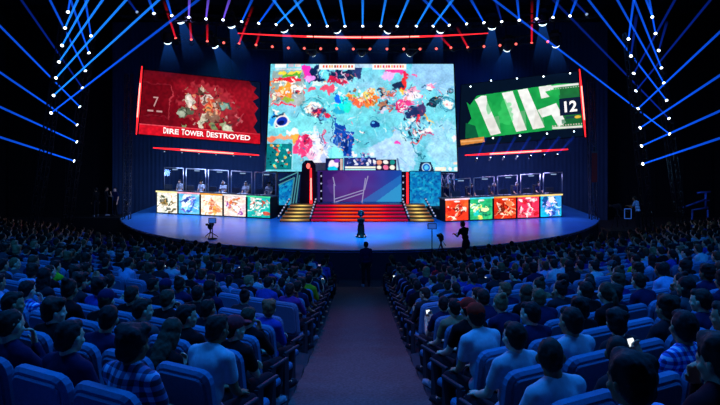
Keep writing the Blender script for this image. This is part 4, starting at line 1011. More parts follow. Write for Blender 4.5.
def hair_mesh(style, H, R):
    mb = MB()
    def e(c, r, rot=None): mb.ell(H+R@Vector(c), r, R @ (rot if rot else Matrix.Identity(3)), 14, 10)
    if style == 'short': e((0, -.026, .035), (.084, .096, .096)); e((0, -.055, -.02), (.070, .062, .060)); e((0, .045, .085), (.055, .04, .035))
    elif style == 'full':
        e((0, -.026, .045), (.094, .105, .102)); e((0, -.055, -.02), (.082, .07, .07)); e((.02, .05, .095), (.06, .045, .04)); e((-.05, -.04, .10), (.05, .06, .045)); e((.05, -.06, .09), (.05, .05, .045))
    elif style == 'long':
        e((0, -.028, .04), (.09, .10, .10)); e((0, -.062, -.06), (.088, .066, .11)); e((0, -.085, -.16), (.095, .05, .11)); e((0, -.095, -.24), (.08, .04, .09)); e((.07, -.02, -.06), (.025, .04, .11)); e((-.07, -.02, -.06), (.025, .04, .11))
    elif style == 'ponytail':
        e((0, -.026, .036), (.083, .096, .096)); e((0, -.055, -.015), (.068, .06, .06)); e((0, -.128, .03), (.03, .03, .03)); e((0, -.152, -.05), (.034, .03, .085)); e((0, -.148, -.13), (.024, .022, .06))
    elif style == 'buzz': e((0, -.02, .030), (.080, .094, .095)); e((0, -.05, -.018), (.064, .058, .05))
    elif style == 'bun': e((0, -.026, .036), (.084, .096, .096)); e((0, -.055, -.015), (.07, .06, .06)); e((0, -.09, .12), (.042, .042, .038))
    me = remesh(mb, .0105, 2, 'hair')
    for v in me.vertices:
        p = R.transposed() @ (v.co-H); n = v.normal
        k = noise.noise(Vector((p.x*70, p.y*16, p.z*16+3)))*.0045+noise.noise(p*24)*.006+noise.noise(p*90)*.0025
        v.co = v.co+n*k
    me.update(); return me
def cap_mesh(H, R):
    mb = MB()
    def e(c, r, rot=None): mb.ell(H+R@Vector(c), r, R @ (rot if rot else Matrix.Identity(3)), 14, 10)
    e((0, -.014, .062), (.090, .106, .082)); e((0, .115, .062), (.068, .062, .010), rotm(-.15, 0, 0)); e((0, -.014, .143), (.011, .011, .008))
    return remesh(mb, .010, 2, 'cap')
def figure(name, J, sleeve='short', width=1.0, hairs=('short',), voxel=.0092):
    """J: joints. body is one continuous skin; clothes follow it as separate parts"""
    V_ = lambda k: Vector(J[k])
    H = V_('head'); R = rotm(*J['hrot'])
    pel, wai, che, nek = V_('pelvis'), V_('waist'), V_('chest'), V_('neck')
    body = MB(); shirt = MB(); pant = MB()
    spine = (che-pel).normalized(); tilt = math.atan2(-(che-pel).y, (che-pel).z); Rt = rotm(tilt, 0, J.get('twist', 0))
    for mb, g in ((body, -.012), (shirt, .006)):
        mb.ell(pel, ((.158+g)*width, .112+g, .105+g), Rt, 14, 10); mb.ell(wai, ((.142+g)*width, .102+g, .14+g), Rt, 14, 10); mb.ell(che, ((.168+g)*width, .112+g, .16+g), Rt, 14, 10)
        mb.cap(V_('shL'), V_('shR'), .062+g, .062+g, 12); mb.chain([V_('shL'), nek-spine*.01, V_('shR')], [.055+g, .060+g, .055+g])
    body.cap(nek-Vector((0, 0, .03)), H+R@Vector((0, -.018, -.05)), .058, .052, 12); head_prims(body, H, R)
    for s, k in ((-1, 'L'), (1, 'R')):
        sh, el, wr = V_('sh'+k), V_('el'+k), V_('wr'+k)
        body.chain([sh, sh.lerp(el, .5), el, el.lerp(wr, .35), wr], [.052, .044, .038, .038, .026])
        if sleeve == 'short': q = sh.lerp(el, .62); shirt.chain([sh, q], [.064, .058])
        elif sleeve == 'long': shirt.chain([sh, el, wr], [.063, .047, .036])
        add_hand(body, wr, J['hd'+k], J['hn'+k], s if J.get('flip') is None else -s, J.get('curl', .5))
        hp, kn, an, to = V_('hp'+k), V_('kn'+k), V_('an'+k), V_('to'+k)
        body.chain([hp, kn, kn.lerp(an, .35), an], [.074, .050, .050, .034]); body.chain([an-Vector((0, 0, .0)), an+Vector((0, 0, -.02)), to], [.036, .034, .026])
        pant.chain([hp, hp.lerp(kn, .5), kn, kn.lerp(an, .4), an.lerp(kn, .12)], [.092, .082, .066, .064, .056])
    pant.ell(pel-Vector((0, 0, .02)), (.168*width, .122, .098), Rt, 14, 10)
    out = dict(body=remesh(body, voxel, 2, 'person'), shirt=remesh(shirt, .016, 3, 'shirt'), trousers=remesh(pant, .018, 3, 'trousers'), hair={}, H=H, hand=(V_('wrR'), Vector(J['hdR'])))
    sh = MB()
    shoes = {}
    for k in 'LR':
        an, to = V_('an'+k), V_('to'+k); d = (to-an); d.z = 0; d.normalize(); Rz = Matrix.Rotation(math.atan2(-d.x, d.y), 3, 'Z')
        m = MB(); g = J.get('ground', 0.0)
        m.ell((an.x+d.x*.07, an.y+d.y*.07, g+.045), (.046, .135, .040), Rz, 14, 8); m.ell((an.x, an.y, g+.07), (.042, .055, .055), Rz, 12, 8); m.box((an.x+d.x*.065, an.y+d.y*.065, g+.016), (.078, .25, .022), Rz, bev=.01)
        shoes[k] = remesh(m, .011, 1, 'shoe')
    out['shoes'] = shoes
    for h in hairs: out['hair'][h] = hair_mesh(h, H, R)
    out['cap'] = cap_mesh(H, R)
    return out
def seated(lean=0.0, yaw=0.0, nod=0.0, roll=0.0, arms='lap', w=1.0, slump=0.0, knees=0.10):
    lean -= .055
    top = lambda z: lean*max(0, z-.56)/.5
    sz = slump
    J = dict(pelvis=(0, -.02, .555), waist=(0, -.055+top(.74), .735-sz*.5), chest=(0, -.055+top(.92), .905-sz), neck=(0, -.045+top(1.03), 1.055-sz), head=(math.sin(roll)*.1, .0+top(1.2), 1.185-sz-.3*abs(lean)*.2),
             hrot=(-nod, roll, yaw), shL=(-.165*w, -.05+top(1.0), .995-sz), shR=(.165*w, -.05+top(1.0), .995-sz),
             hpL=(-.09, 0, .525), hpR=(.09, 0, .525), knL=(-knees, .375, .515), knR=(knees, .375, .515), anL=(-knees-.01, .29, .10), anR=(knees+.01, .29, .10), toL=(-knees-.02, .42, .04), toR=(knees+.02, .42, .04))
    if arms == 'lap':
        J.update(elL=(-.200*w, .03+top(.8), .745-sz), elR=(.200*w, .03+top(.8), .745-sz), wrL=(-.12, .24, .625), wrR=(.12, .24, .625), hdL=(.35, 1, -.12), hdR=(-.35, 1, -.12), hnL=(0, .1, 1), hnR=(0, .1, 1), curl=.45)
    elif arms == 'folded':
        J.update(elL=(-.195*w, .06+top(.8), .745-sz), elR=(.195*w, .06+top(.8), .745-sz), wrL=(.03, .17+top(.8), .79-sz), wrR=(-.03, .20+top(.8), .75-sz), hdL=(1, .1, .05), hdR=(-1, .1, .05), hnL=(0, 1, .2), hnR=(0, 1, .2), curl=.35)
    elif arms == 'phone':
        J.update(elL=(-.195*w, .08+top(.8), .72-sz), elR=(.195*w, .08+top(.8), .72-sz), wrL=(-.07, .29, .80-sz), wrR=(.05, .30, .83-sz), hdL=(.35, .5, .7), hdR=(-.1, .45, .85), hnL=(-.2, 1, -.3), hnR=(.25, .9, -.4), curl=.75)
    elif arms == 'chin':
        J.update(elL=(-.19*w, .12+top(.8), .73-sz), elR=(.16*w, .16+top(.8), .74-sz), wrL=(-.10, .26, .64), wrR=(.06, .13+top(1.1), 1.0-sz), hdL=(.35, 1, -.12), hdR=(-.25, .05, 1), hnL=(0, .1, 1), hnR=(.3, 1, 0), curl=.8)
    elif arms == 'raised':
        J.update(elL=(-.20*w, .12+top(.8), .84-sz), elR=(.20*w, .14+top(.8), .84-sz), wrL=(-.055, .28, .98-sz), wrR=(.055, .28, .98-sz), hdL=(.15, .3, 1), hdR=(-.15, .3, 1), hnL=(-1, .2, 0), hnR=(1, .2, 0), curl=.15)
    return J
HAIRS = ('short', 'full', 'long', 'ponytail', 'buzz', 'bun')
VARS = [figure('v0', seated(0, .0, .02, arms='lap'), 'short', 1.0, HAIRS), figure('v1', seated(.06, .35, .05, arms='folded', slump=.02), 'long', 1.04, HAIRS),
        figure('v2', seated(.0, -.4, .0, .06, arms='phone', slump=.03), 'short', .96, HAIRS), figure('v3', seated(-.02, .12, .12, arms='chin', slump=.01), 'long', 1.0, HAIRS),
        figure('v4', seated(.14, -.15, .06, arms='lap', knees=.13), 'short', 1.06, HAIRS), figure('v5', seated(.03, -.6, .02, -.05, arms='folded', slump=.06), 'short', .94, HAIRS),
        figure('v6', seated(.02, .1, -.05, arms='raised'), 'short', 1.0, HAIRS), figure('v7', seated(.09, .55, .18, .08, arms='phone', slump=.09), 'long', .98, HAIRS),
        figure('v8', seated(.22, .2, .55, .05, arms='phone', slump=.13), 'long', .95, HAIRS)]
HAIRC = {'black': hl('#15110f'), 'dark brown': hl('#2a1c14'), 'brown': hl('#4a3020'), 'light brown': hl('#6f4f34'), 'sandy': hl('#8a6a48')}
SKINC = [hl('#d8a888'), hl('#c89474'), hl('#b07c5c'), hl('#e0b498'), hl('#8a5c40')]
CLOTHS = {'black': ('#0c0d10', 7), 'charcoal': ('#22242a', 6), 'navy': ('#10183c', 7), 'dark green': ('#14261c', 1), 'maroon': ('#3a0e18', 1.2), 'grey': ('#3c4048', 2.0), 'pale blue': ('#8ca4d0', .8), 'white': ('#b4b8c4', .9), 'royal blue': ('#203c94', 1.3), 'tan': ('#8a7456', .6), 'red': ('#b4202a', .5), 'purple': ('#4c2c78', .7)}
HS_W = [('short', 9), ('full', 4), ('long', 2.2), ('ponytail', 1.2), ('buzz', 2), ('bun', .6)]
rnd = random.Random(23)
def pick(items):
    t = sum(w for _, w in items); x = rnd.random()*t
    for k, w in items:
        x -= w
        if x <= 0: return k
    return items[-1][0]
def color(o, c): o.color = (*c[:3], 1)
HAIR_WORDS = {'short': 'short %s hair', 'full': 'bushy %s hair', 'long': 'long %s hair', 'ponytail': '%s ponytail', 'buzz': 'cropped %s hair', 'bun': '%s hair bun', 'cap': '%s cap'}
def place_person(var, loc, rz, hair, hairc, skin, cloth, clothc, label, group=None, cap=None, shirtmat=None, scale=1.0, shoes=True, pants=None, cat='person'):
    v = var
    b = link('person', v['body'], None, None)
    if not v['body'].materials: v['body'].materials.append(M['skin'])
    b.location = loc; b.rotation_euler = (0, 0, rz); b.scale = (scale,)*3; color(b, skin); tag(b, label, cat, group)
    sm = v['shirt']
    if shirtmat:
        sm = sm.copy(); sm.materials.clear(); sm.materials.append(M[shirtmat])
    elif not sm.materials: sm.materials.append(M['cloth'])
    o = link('shirt', sm, b); color(o, clothc)
    t = v['trousers']
    if not t.materials: t.materials.append(M['cloth'])
    o = link('trousers', t, b); color(o, pants if pants else hl('#12141c'))
    if hair:
        h = v['hair'][hair]
        if not h.materials: h.materials.append(M['hair'])
        o = link('hair', h, b); color(o, hairc)
    if cap:
        if not v['cap'].materials: v['cap'].materials.append(M['cloth'])
        o = link('cap', v['cap'], b); color(o, cap)
    if shoes:
        for k in 'LR':
            s_ = v['shoes'][k]
            if not s_.materials: s_.materials.append(M['cloth'])
            o = link('shoe', s_, b); color(o, hl('#20222a') if rnd.random() < .85 else hl('#9094a0'))
    return b

# ------------------------------------------------------------------ lay out the rows
SIDE = {-1: 'red-screen side', 1: 'green-screen side'}
spots = []
for j, r in ROWS:
    if j == 7: continue
    for sgn in (-1, 1):
        off = 1.135 if sgn > 0 else (1.36 if j == 1 else 1.135 if j % 2 else 1.16)
        k = 0
        while True:
            x = off+k*.585*CT
            Y = r+.5*x
            if x > .6*Y+.42 or x > 23.5: break
            if (j == 20 and x < 14) or (j == 19 and x < 12): k += 1; continue
            spots.append(dict(j=j, k=k, s=sgn, x=sgn*x, y=Y, z=zf(r), row=j+1 if j < 7 else j))
            k += 1
def head_px(sp):
    hx_ = sp['x']; y = sp['y']; z = sp['z']+1.2
    return CX+hx_*F/y, YH+(ZC-z)*F/y
spots.sort(key=lambda q: q['y'])
N_IND = 300
# who wears what near the camera: the outfits the photograph shows, given to whoever sits there
WANT = [
 ((75, 342), dict(hair='short', hc='black', cl='navy', var=0)), ((26, 320), dict(hair='buzz', hc='dark brown', cl='navy', var=3)), ((128, 330), dict(hair='full', hc='black', plaid='plaid_grey', cl='grey check', var=0)),
 ((165, 350), dict(hair='long', hc='brown', cl='black', var=8)), ((76, 312), dict(hair='full', hc='dark brown', cl='black', var=5)), ((50, 288), dict(hair='short', hc='black', plaid='plaid_blue', cl='blue check', var=3)),
 ((8, 270), dict(hair='short', hc='black', cl='pale blue', var=0)), ((232, 335), dict(hair='short', hc='dark brown', cl='white', var=4)), ((281, 312), dict(hair='full', hc='light brown', cl='royal blue', var=1)),
 ((255, 335), dict(hair='short', hc='black', cl='black', cap='#a03038', capn='dull red', var=5)), ((460, 318), dict(hair='short', hc='black', cl='black', cap='#e02418', capn='bright red', var=0)), ((478, 315), dict(hair='short', hc='black', cl='white', cap='#d82818', capn='bright red', var=4)),
 ((495, 326), dict(hair='short', hc='dark brown', cl='white', var=0)), ((523, 308), dict(hair='short', hc='black', cl='navy', var=1)), ((560, 326), dict(hair='short', hc='dark brown', cl='white', var=0)),
 ((521, 362), dict(hair='buzz', hc='dark brown', cl='white', var=5)), ((601, 368), dict(hair='full', hc='black', cl='pale blue', var=0)), ((673, 358), dict(hair='full', hc='dark brown', cl='maroon', var=3)),
 ((655, 318), dict(hair='short', hc='black', plaid='plaid_blue', cl='blue check', var=2, phone=True)), ((613, 302), dict(hair='full', hc='black', cl='charcoal', var=5)), ((580, 303), dict(hair='full', hc='black', cl='black', var=0)), ((692, 304), dict(hair='short', hc='dark brown', cl='navy', var=1)),
 ((105, 240), dict(hair='short', hc='black', cl='white', var=0)), ((668, 268), dict(hair='short', hc='black', cl='pale blue', var=4)), ((628, 258), dict(hair='short', hc='black', cl='lime', var=0)), ((62, 258), dict(hair='short', hc='black', cl='lime', var=0)), ((336, 292), dict(hair='short', hc='black', cl='yellow', var=1)), ((265, 288), dict(hair='short', hc='black', cl='royal blue', var=4)), ((435, 290), dict(hair='short', hc='black', cl='navy', var=2, phone=True)),
 ((430, 308), dict(hair='short', hc='black', cl='tan', var=0)), ((104, 278), dict(hair='full', hc='black', cl='royal blue', var=0)), ((442, 262), dict(hair='short', hc='black', cl='red', var=0)),
]
CLOTHS['lime'] = ('#78b020', 0); CLOTHS['yellow'] = ('#b0a020', 0)
near = [q for q in spots[:N_IND+60] if not (q['j'] == 0 and q['s'] < 0)]
for (px, w) in WANT:
    best = min((q for q in near if 'w' not in q), key=lambda q: (head_px(q)[0]-px[0])**2+(head_px(q)[1]-px[1])**2*1.4)
    best['w'] = w
EMPTY_SEATS = 0
for q in spots:
    p_empty = .52 if q['j'] == 8 else .22 if q['j'] == 6 else (.12 if q['j'] < 8 else .05)
    q['empty'] = (('w' not in q) and rnd.random() < p_empty) or (q['j'] == 0 and q['s'] < 0)
people_n = 0
far_seats, far_people = [], []
def phone_at(b, var, label, idx):
    e = empty('phone', (0, 0, 0)); tag(e, label, 'phone')
    wr, hd = var['hand']; 
    bpy.context.view_layer.update()
    p = b.matrix_world @ (wr+hd.normalized()*.085+Vector((-.03, .012, .0)))
    e.location = p; e.rotation_euler = (math.radians(-20), 0, b.rotation_euler.z)
    m = MB(); m.box((0, 0, 0), (.074, .009, .15), bev=.012); build('phone_shell', m, M['black'], e)
    m = MB(); m.box((0, -.0052, 0), (.066, .001, .136), bev=.006); build('phone_screen', m, M['phone'], e)
seat_n = 0
for q in spots:
    rz = q['s']*TH
    th = dict(x=q['x'], y=q['y'], z=q['z'])
    seatcol = np.array(hl('#56769a'))*rnd.uniform(.8, 1.2)
    if seat_n < N_IND:
        e = empty('auditorium_seat', (q['x'], q['y'], q['z']), rz)
        tag(e, '%s blue-grey seat, row %s from nearest, %s from aisle, %s' % ('empty' if q['empty'] else 'occupied', ORD[q['row']], ORD[q['k']+1], SIDE[q['s']]), 'seat', 'rows of auditorium seats')
        for nm, me in zip(('backrest', 'cushion', 'pedestal'), SEATM[:3]):
            o = link(nm, me, e); color(o, seatcol)
        o = link('armrest', SEATM[3], e); o.location = (-.2925, 0, 0)
        if q['k'] == 0 and q['s'] < 0:
            o = link('armrest', SEATM[3], e); o.location = (.2925, 0, 0)
        seat_n += 1
    else: far_seats.append(q)
    if q['empty']: continue
    if people_n < N_IND:
        w = q.get('w', {})
        var = VARS[w['var']] if w else VARS[rnd.choices(range(9), [5, 4, 2, 3, 4, 4, .7, 1.6, .8])[0]]
        hair = w.get('hair') or pick(HS_W)
        if var is VARS[3] and hair in ('long', 'ponytail'): hair = 'bun'
        hc = w.get('hc') or pick([('black', 6), ('dark brown', 4), ('brown', 2), ('light brown', .8), ('sandy', .4)])
        cl = w.get('cl') or pick([(k, v[1]*(2.6 if q['j'] >= 8 and k in ('white', 'pale blue', 'royal blue', 'purple') else 1)) for k, v in CLOTHS.items()])
        cc = hl(CLOTHS[cl][0]) if cl in CLOTHS else hl('#405090')
        cap = hl(w['cap']) if 'cap' in w else None
        capn = w.get('capn')
        if not w and rnd.random() < .06: capn = rnd.choice(['black', 'navy', 'grey']); cap = hl({'black': '#101014', 'navy': '#121a40', 'grey': '#50545c'}[capn])
        if cap is not None and hair in ('full', 'bun'): hair = 'short'
        hw = HAIR_WORDS['cap'] % capn if cap is not None else HAIR_WORDS[hair] % hc
        lab = 'person, %s, %s shirt, %s nearest row, %s from aisle, %s' % (hw, cl, ORD[q['row']], ORD[q['k']+1], SIDE[q['s']])
        sc = rnd.uniform(.93, 1.0)
        b = place_person(var, (q['x'], q['y'], q['z']+.004), rz, hair, HAIRC[hc], rnd.choice(SKINC), cl, cc, lab, 'seated audience', cap, w.get('plaid'), sc, q['j'] < 10)
        # keep the body clear of the backrest
        fwd = Vector((-math.sin(rz), math.cos(rz), 0)); b.location += fwd*-.035
        if w.get('phone') or (not w and var in (VARS[2], VARS[7]) and rnd.random() < .35 and q['j'] > 2):
            phone_at(b, var, 'lit phone held in row %s from nearest, %s from aisle, %s' % (ORD[q['row']], ORD[q['k']+1], SIDE[q['s']]), people_n)
        people_n += 1
    else: far_people.append(q)

# ---- rows beyond the three hundred nearest: one object of seats, one of people
cm = objcol('unused', .9)
def attr_surf(name):
    m, nt, out = new_mat(name)
    b = nt.nodes.new('ShaderNodeBsdfPrincipled'); a = nt.nodes.new('ShaderNodeAttribute'); a.attribute_name = 'Col'; b.inputs['Roughness'].default_value = .85; b.inputs['Specular IOR Level'].default_value = .15
    nt.links.new(a.outputs['Color'], b.inputs['Base Color']); nt.links.new(b.outputs['BSDF'], out.inputs['Surface']); return m
M['crowdmat'] = attr_surf('crowd_cloth')
def far_mesh(items, name):
    mb = MB(); cols = []
    for (fn, q) in items:
        n0 = len(mb.f); t = MB(); cs = fn(t, q)
        R = Matrix.Rotation(q['s']*TH, 3, 'Z'); c = Vector((q['x'], q['y'], q['z']))
        for (a0, a1, col) in cs: cols += [col]*(a1-a0)
        mb.add([c+R@Vector(v) for v in t.v], t.f); mb.sm[-len(t.f):] = t.sm
    me = mb.mesh(name, [M['crowdmat']])
    ca = me.color_attributes.new('Col', 'FLOAT_COLOR', 'CORNER')
    tot = np.empty(len(me.polygons), dtype=np.int32); me.polygons.foreach_get('loop_total', tot)
    c4 = np.concatenate([np.array(cols), np.ones((len(cols), 1))], 1)
    ca.data.foreach_set('color', np.repeat(c4, tot, axis=0).ravel())
    return link(name, me)
def far_person(t, q):
    segs = []
    def part(col, fn):
        a = len(t.f); fn(); segs.append((a, len(t.f), col))
    f = .055; lean = rnd.uniform(-.03, .1); yaw = rnd.uniform(-.5, .5); dz = rnd.uniform(-.05, .03); wd_ = rnd.uniform(.94, 1.08)
    cl = pick([(k, v[1]*(3.4 if k in ('white', 'pale blue', 'royal blue', 'purple') else 1)) for k, v in CLOTHS.items()]); cc = hl(CLOTHS[cl][0])
    if 'w' in q and q['w']['cl'] in CLOTHS: cc = hl(CLOTHS[q['w']['cl']][0])
    sk = rnd.choice(SKINC); hc = HAIRC[pick([('black', 6), ('dark brown', 4), ('brown', 2), ('light brown', .8)])]
    part(cc, lambda: (t.ell((0, f-.01, .58), (.16*wd_, .115, .11), seg=9, rings=5), t.ell((0, f-.03+lean*.5, .82+dz), (.165*wd_, .115, .2), seg=9, rings=6), t.cap((-.16*wd_, f-.03+lean, 1.0+dz), (.16*wd_, f-.03+lean, 1.0+dz), .062, .062, 8),
                      t.tube((-.165*wd_, f-.03+lean, 1.0+dz), (-.215, f+.04, .76+dz), .056, .046, 7), t.tube((.165*wd_, f-.03+lean, 1.0+dz), (.215, f+.04, .76+dz), .056, .046, 7)))
    up = rnd.random() < .012
    wl_, wr_ = ((-.10, f+.24, .66), (.10, f+.24, .66)) if not up else ((-.06, f+.2, 1.05), (.08, f+.2, 1.08))
    part(sk, lambda: (t.tube((0, f-.02+lean, 1.03+dz), (0, f+lean, 1.12+dz), .055, .05, 8), t.ell((0, f+.015+lean, 1.19+dz), (.074, .092, .112), seg=10, rings=7), t.ell((0, f+.108+lean, 1.17+dz), (.012, .016, .02), seg=6, rings=4),
                      t.tube((-.215, f+.04, .76+dz), wl_, .042, .028, 7), t.tube((.215, f+.04, .76+dz), wr_, .042, .028, 7), t.ell(wl_, (.04, .05, .03), seg=7, rings=5), t.ell(wr_, (.04, .05, .03), seg=7, rings=5)))
    big = rnd.random()
    part(hc, lambda: (t.ell((0, f-.012+lean, 1.222+dz), (.083+.01*big, .094, .096+.008*big), seg=10, rings=7), t.ell((0, f-.05+lean, 1.17+dz), (.07, .055, .07+.05*(big > .8)), seg=8, rings=6)))
    part(hl('#12141c'), lambda: (t.tube((-.09, f+.03, .53), (-.11, f+.38, .515), .085, .066, 7), t.tube((.09, f+.03, .53), (.11, f+.38, .515), .085, .066, 7), t.tube((-.11, f+.38, .515), (-.11, f+.35, .02), .062, .05, 7), t.tube((.11, f+.38, .515), (.11, f+.35, .02), .062, .05, 7)))
    return segs
def far_seat(t, q):
    R = Euler((math.radians(9), 0, 0)).to_matrix(); c = np.array(hl('#56769a'))*rnd.uniform(.8, 1.2)
    t.box((0, -.275, .695), (.53, .085, .59), R, bev=.09); t.box((0, .02, .37), (.47, .44, .10)); a = len(t.f)
    t.box((-.2925, .02, .60), (.05, .34, .035)); t.box((-.2925, -.10, .30), (.035, .09, .58)); t.box((0, -.1, .17), (.07, .16, .34))
    return [(0, a, c), (a, len(t.f), np.array((.02, .025, .035)))]
if far_people:
    o = far_mesh([(far_person, q) for q in far_people], 'crowd'); tag(o, 'packed mass of small seated spectators in the rows nearest the stage', 'crowd'); o['kind'] = 'stuff'
if far_seats:
    o = far_mesh([(far_seat, q) for q in far_seats], 'distant_seating'); tag(o, 'mass of small auditorium seats in the rows nearest the stage', 'seating'); o['kind'] = 'stuff'
print('SEATS', seat_n, len(far_seats), 'PEOPLE', people_n, len(far_people))

def put0(u, d): return (u-CX)*d/F
# ------------------------------------------------------------------ drape for the stage haze, props, crew and players
e = empty('haze_drape', (0, 41.2, 0.0)); tag(e, 'tall dark blue drape standing in for lit haze behind the screens', 'haze stand-in'); bpy.context.view_layer.update()  # drape added to catch blue light in place of the stage haze
cw = surf('haze_drape_cloth', (0.03, 0.065, 0.15), .95, var=.3, scale=.6)
mb = MB(); vs = []; fs = []; N = 400
for i in range(N+1):
    x = -17+34*i/N; y = 41.2+.03*math.sin(i*1.9)+.012*math.sin(i*2.7)
    vs += [(x, y, .01), (x, y, 13.6)]
for i in range(N): fs.append((2*i, 2*i+2, 2*i+3, 2*i+1))
mb.add(vs, fs, smooth=True); W(build('drape', mb, cw, e))
mb = MB(); mb.tube((-17, 41.2, 13.7), (17, 41.2, 13.7), .05, seg=8); W(build('haze_drape_rail', mb, M['black'], e))
for x, en, c in ((-9.5, 560, (.003, .34, .55)), (-7, 300, (.005, .14, .9)), (7, 300, (.005, .14, .9)), (9.5, 460, (.005, .2, .8)), (0, 260, (.01, .1, .9))):
    light('haze_wash', 'SPOT', (x, 38.6, 13.4), en, c, target=(x*1.02, 41.2, 3.5), spot_size=math.radians(75), spot_blend=1, shadow_soft_size=.4)  # spots added to give the drape its hazy blue light
for x, c in ((-8.6, (.35, .5, 1.0)), (8.0, (.45, .45, 1.0))):
    light('booth_fill', 'AREA', (x, 35.3 if x < 0 else 34.2, 4.6), 300, c, target=(x*1.02, 36.6, 1.9), shape='RECTANGLE', size=6, size_y=.5)  # fill lights added to brighten the booth interiors
light('crew_fill', 'POINT', (put0(110, 34.5), 34.3, 3.4), 45, (.25, .45, 1), shadow_soft_size=.2)  # added fill, lifts the crew out of the dark
light('operator_fill', 'POINT', (put0(640, 28), 27.6, 4.2), 70, (.15, .5, 1), shadow_soft_size=.2)  # added fill to brighten the operator's pale shirt
# trophy on its pedestal
e = empty('trophy_pedestal', P(361, 237, 28.0)); e.location.z = SZ+.002; tag(e, 'dark waisted trophy pedestal with small white base lamps before the red stairs', 'pedestal')
m = MB(); m.lathe([(.26, 0), (.26, .05), (.22, .07), (.17, .20), (.15, .55), (.125, .62), (.125, .68), (.17, .74), (.17, .80)], seg=20); build('column', m, M['black'], e)
m = MB(); m.box((0, 0, .826), (.36, .36, .05), bev=.02); build('top_plate', m, M['black'], e)
for k in range(6):
    t = k*math.pi/3+.2; m = MB(); m.ell((.245*math.cos(t), .245*math.sin(t), .085), (.03, .03, .03), seg=8, rings=6); build('base_lamp', m, M['stud'], e)
tr = empty('trophy', Vector(e.location)+Vector((0, 0, .853))); tag(tr, 'small dark round shield trophy standing on the waisted pedestal', 'trophy')
m = MB(); m.lathe([(.09, 0), (.09, .03), (.03, .06), (.03, .12)], seg=14); build('trophy_base', m, M['metal'], tr)
m = MB(); m.ell((0, 0, .25), (.16, .04, .16), seg=16, rings=10); build('shield', m, M['metal'], tr)
m = MB(); m.ell((0, -.04, .25), (.06, .02, .06), seg=12, rings=8); build('shield_boss', m, M['chrome'], tr)
light('trophy_pool', 'SPOT', (0.1, 25.6, 12.4), 4200, (.02, .55, 1.0), target=(0, 27.4, SZ), spot_size=math.radians(22), spot_blend=.9, shadow_soft_size=.2)

def standing(armsL, armsR, yaw=0, lean=0.0):
    J = dict(pelvis=(0, 0, .93), waist=(0, -.01+lean*.4, 1.10), chest=(0, -.01+lean*.8, 1.28), neck=(0, lean, 1.43), head=(0, .035+lean*1.3, 1.57-lean*.1), hrot=(-lean*.8, 0, yaw), shL=(-.17, lean*.9, 1.37), shR=(.17, lean*.9, 1.37),
             hpL=(-.09, 0, .88), hpR=(.09, 0, .88), knL=(-.10, .03, .48), knR=(.10, .02, .48), anL=(-.11, -.02, .09), anR=(.11, -.02, .09), toL=(-.12, .12, .04), toR=(.12, .12, .04), curl=.5)
    P_ = {'down': ((.22, -.01+lean*.6, 1.10), (.23, .06+lean*.5, .86), (0, .15, -1), (1, 0, 0)), 'tripod': ((.22, .10+lean, 1.12), (.13, .36+lean, 1.16), (-.3, 1, .1), (.2, -.1, 1)), 'cross': ((.21, .06, 1.13), (-.03, .20, 1.15), (-1, .1, .05), (0, 1, .2)), 'up': ((.21, .12, 1.16), (.08, .25, 1.36), (-.2, .4, 1), (1, .2, 0))}
    for k, sg, a in (('L', -1, armsL), ('R', 1, armsR)):
        el, wr, hd, hn = P_[a]; f = lambda q: (q[0]*sg, q[1], q[2])
        J['el'+k], J['wr'+k], J['hd'+k], J['hn'+k] = f(el), f(wr), f(hd), f(hn)
    return J
ST = [figure('s0', standing('down', 'down', .3), 'long', 1.0, ('short', 'full')), figure('s1', standing('cross', 'cross', -.4), 'long', 1.03, ('short', 'buzz')), figure('s2', standing('tripod', 'tripod', 0, .12), 'short', 1.0, ('short',)), figure('s3', standing('down', 'up', .2), 'short', .97, ('short', 'long'))]
def eyes(b, v, J):
    for sgn in (-1, 1):
        m = MB(); m.ell(v['H']+rotm(*J['hrot']) @ Vector((sgn*.031, .083, .002)), (.008, .006, .006), seg=8, rings=6); build('eye', m, M['black'], b)
def crew(v, loc, rz, hair, hc, cl, label, sc=1.0):
    return place_person(v, loc, rz, hair, HAIRC[hc], rnd.choice(SKINC), cl, hl(CLOTHS[cl][0]), label, None, None, None, sc, True)
# camera riser before the stage with operator, tripod camera and a prompter
def flat_box(name, label, cat, c, size, mat, parts=True):
    e = empty(name, (c[0], c[1], c[2]-size[2]/2)); tag(e, label, cat); bpy.context.view_layer.update()
    m = MB(); m.box((0, 0, size[2]-.03), (size[0], size[1], .06)); build('top_board', m, mat, e)
    for sx in (-1, 1):
        for sy in (-1, 1):
            m = MB(); m.box((sx*(size[0]/2-.05), sy*(size[1]/2-.05), (size[2]-.06)/2), (.06, .06, size[2]-.064)); build('leg', m, M['metal'], e)
    m = MB(); m.box((0, -size[1]/2+.01, (size[2]-.07)/2+.01), (size[0]-.14, .015, size[2]-.09)); build('skirt', m, M['black'], e)
    return e
def put(u, d): return (u-CX)*d/F
RZ = .72
rx = put(455, 24.15)
flat_box('camera_riser', 'low black camera riser before the stage on the green screen side', 'platform', (rx, 24.2, RZ/2+.012), (2.3, 1.0, RZ), M['black'])
b = crew(ST[2], (put(466, 24.05), 24.05, RZ+.02), math.radians(35), 'short', 'black', 'black', 'camera operator in black leaning at the stage front near the green panel desk', 1.06)
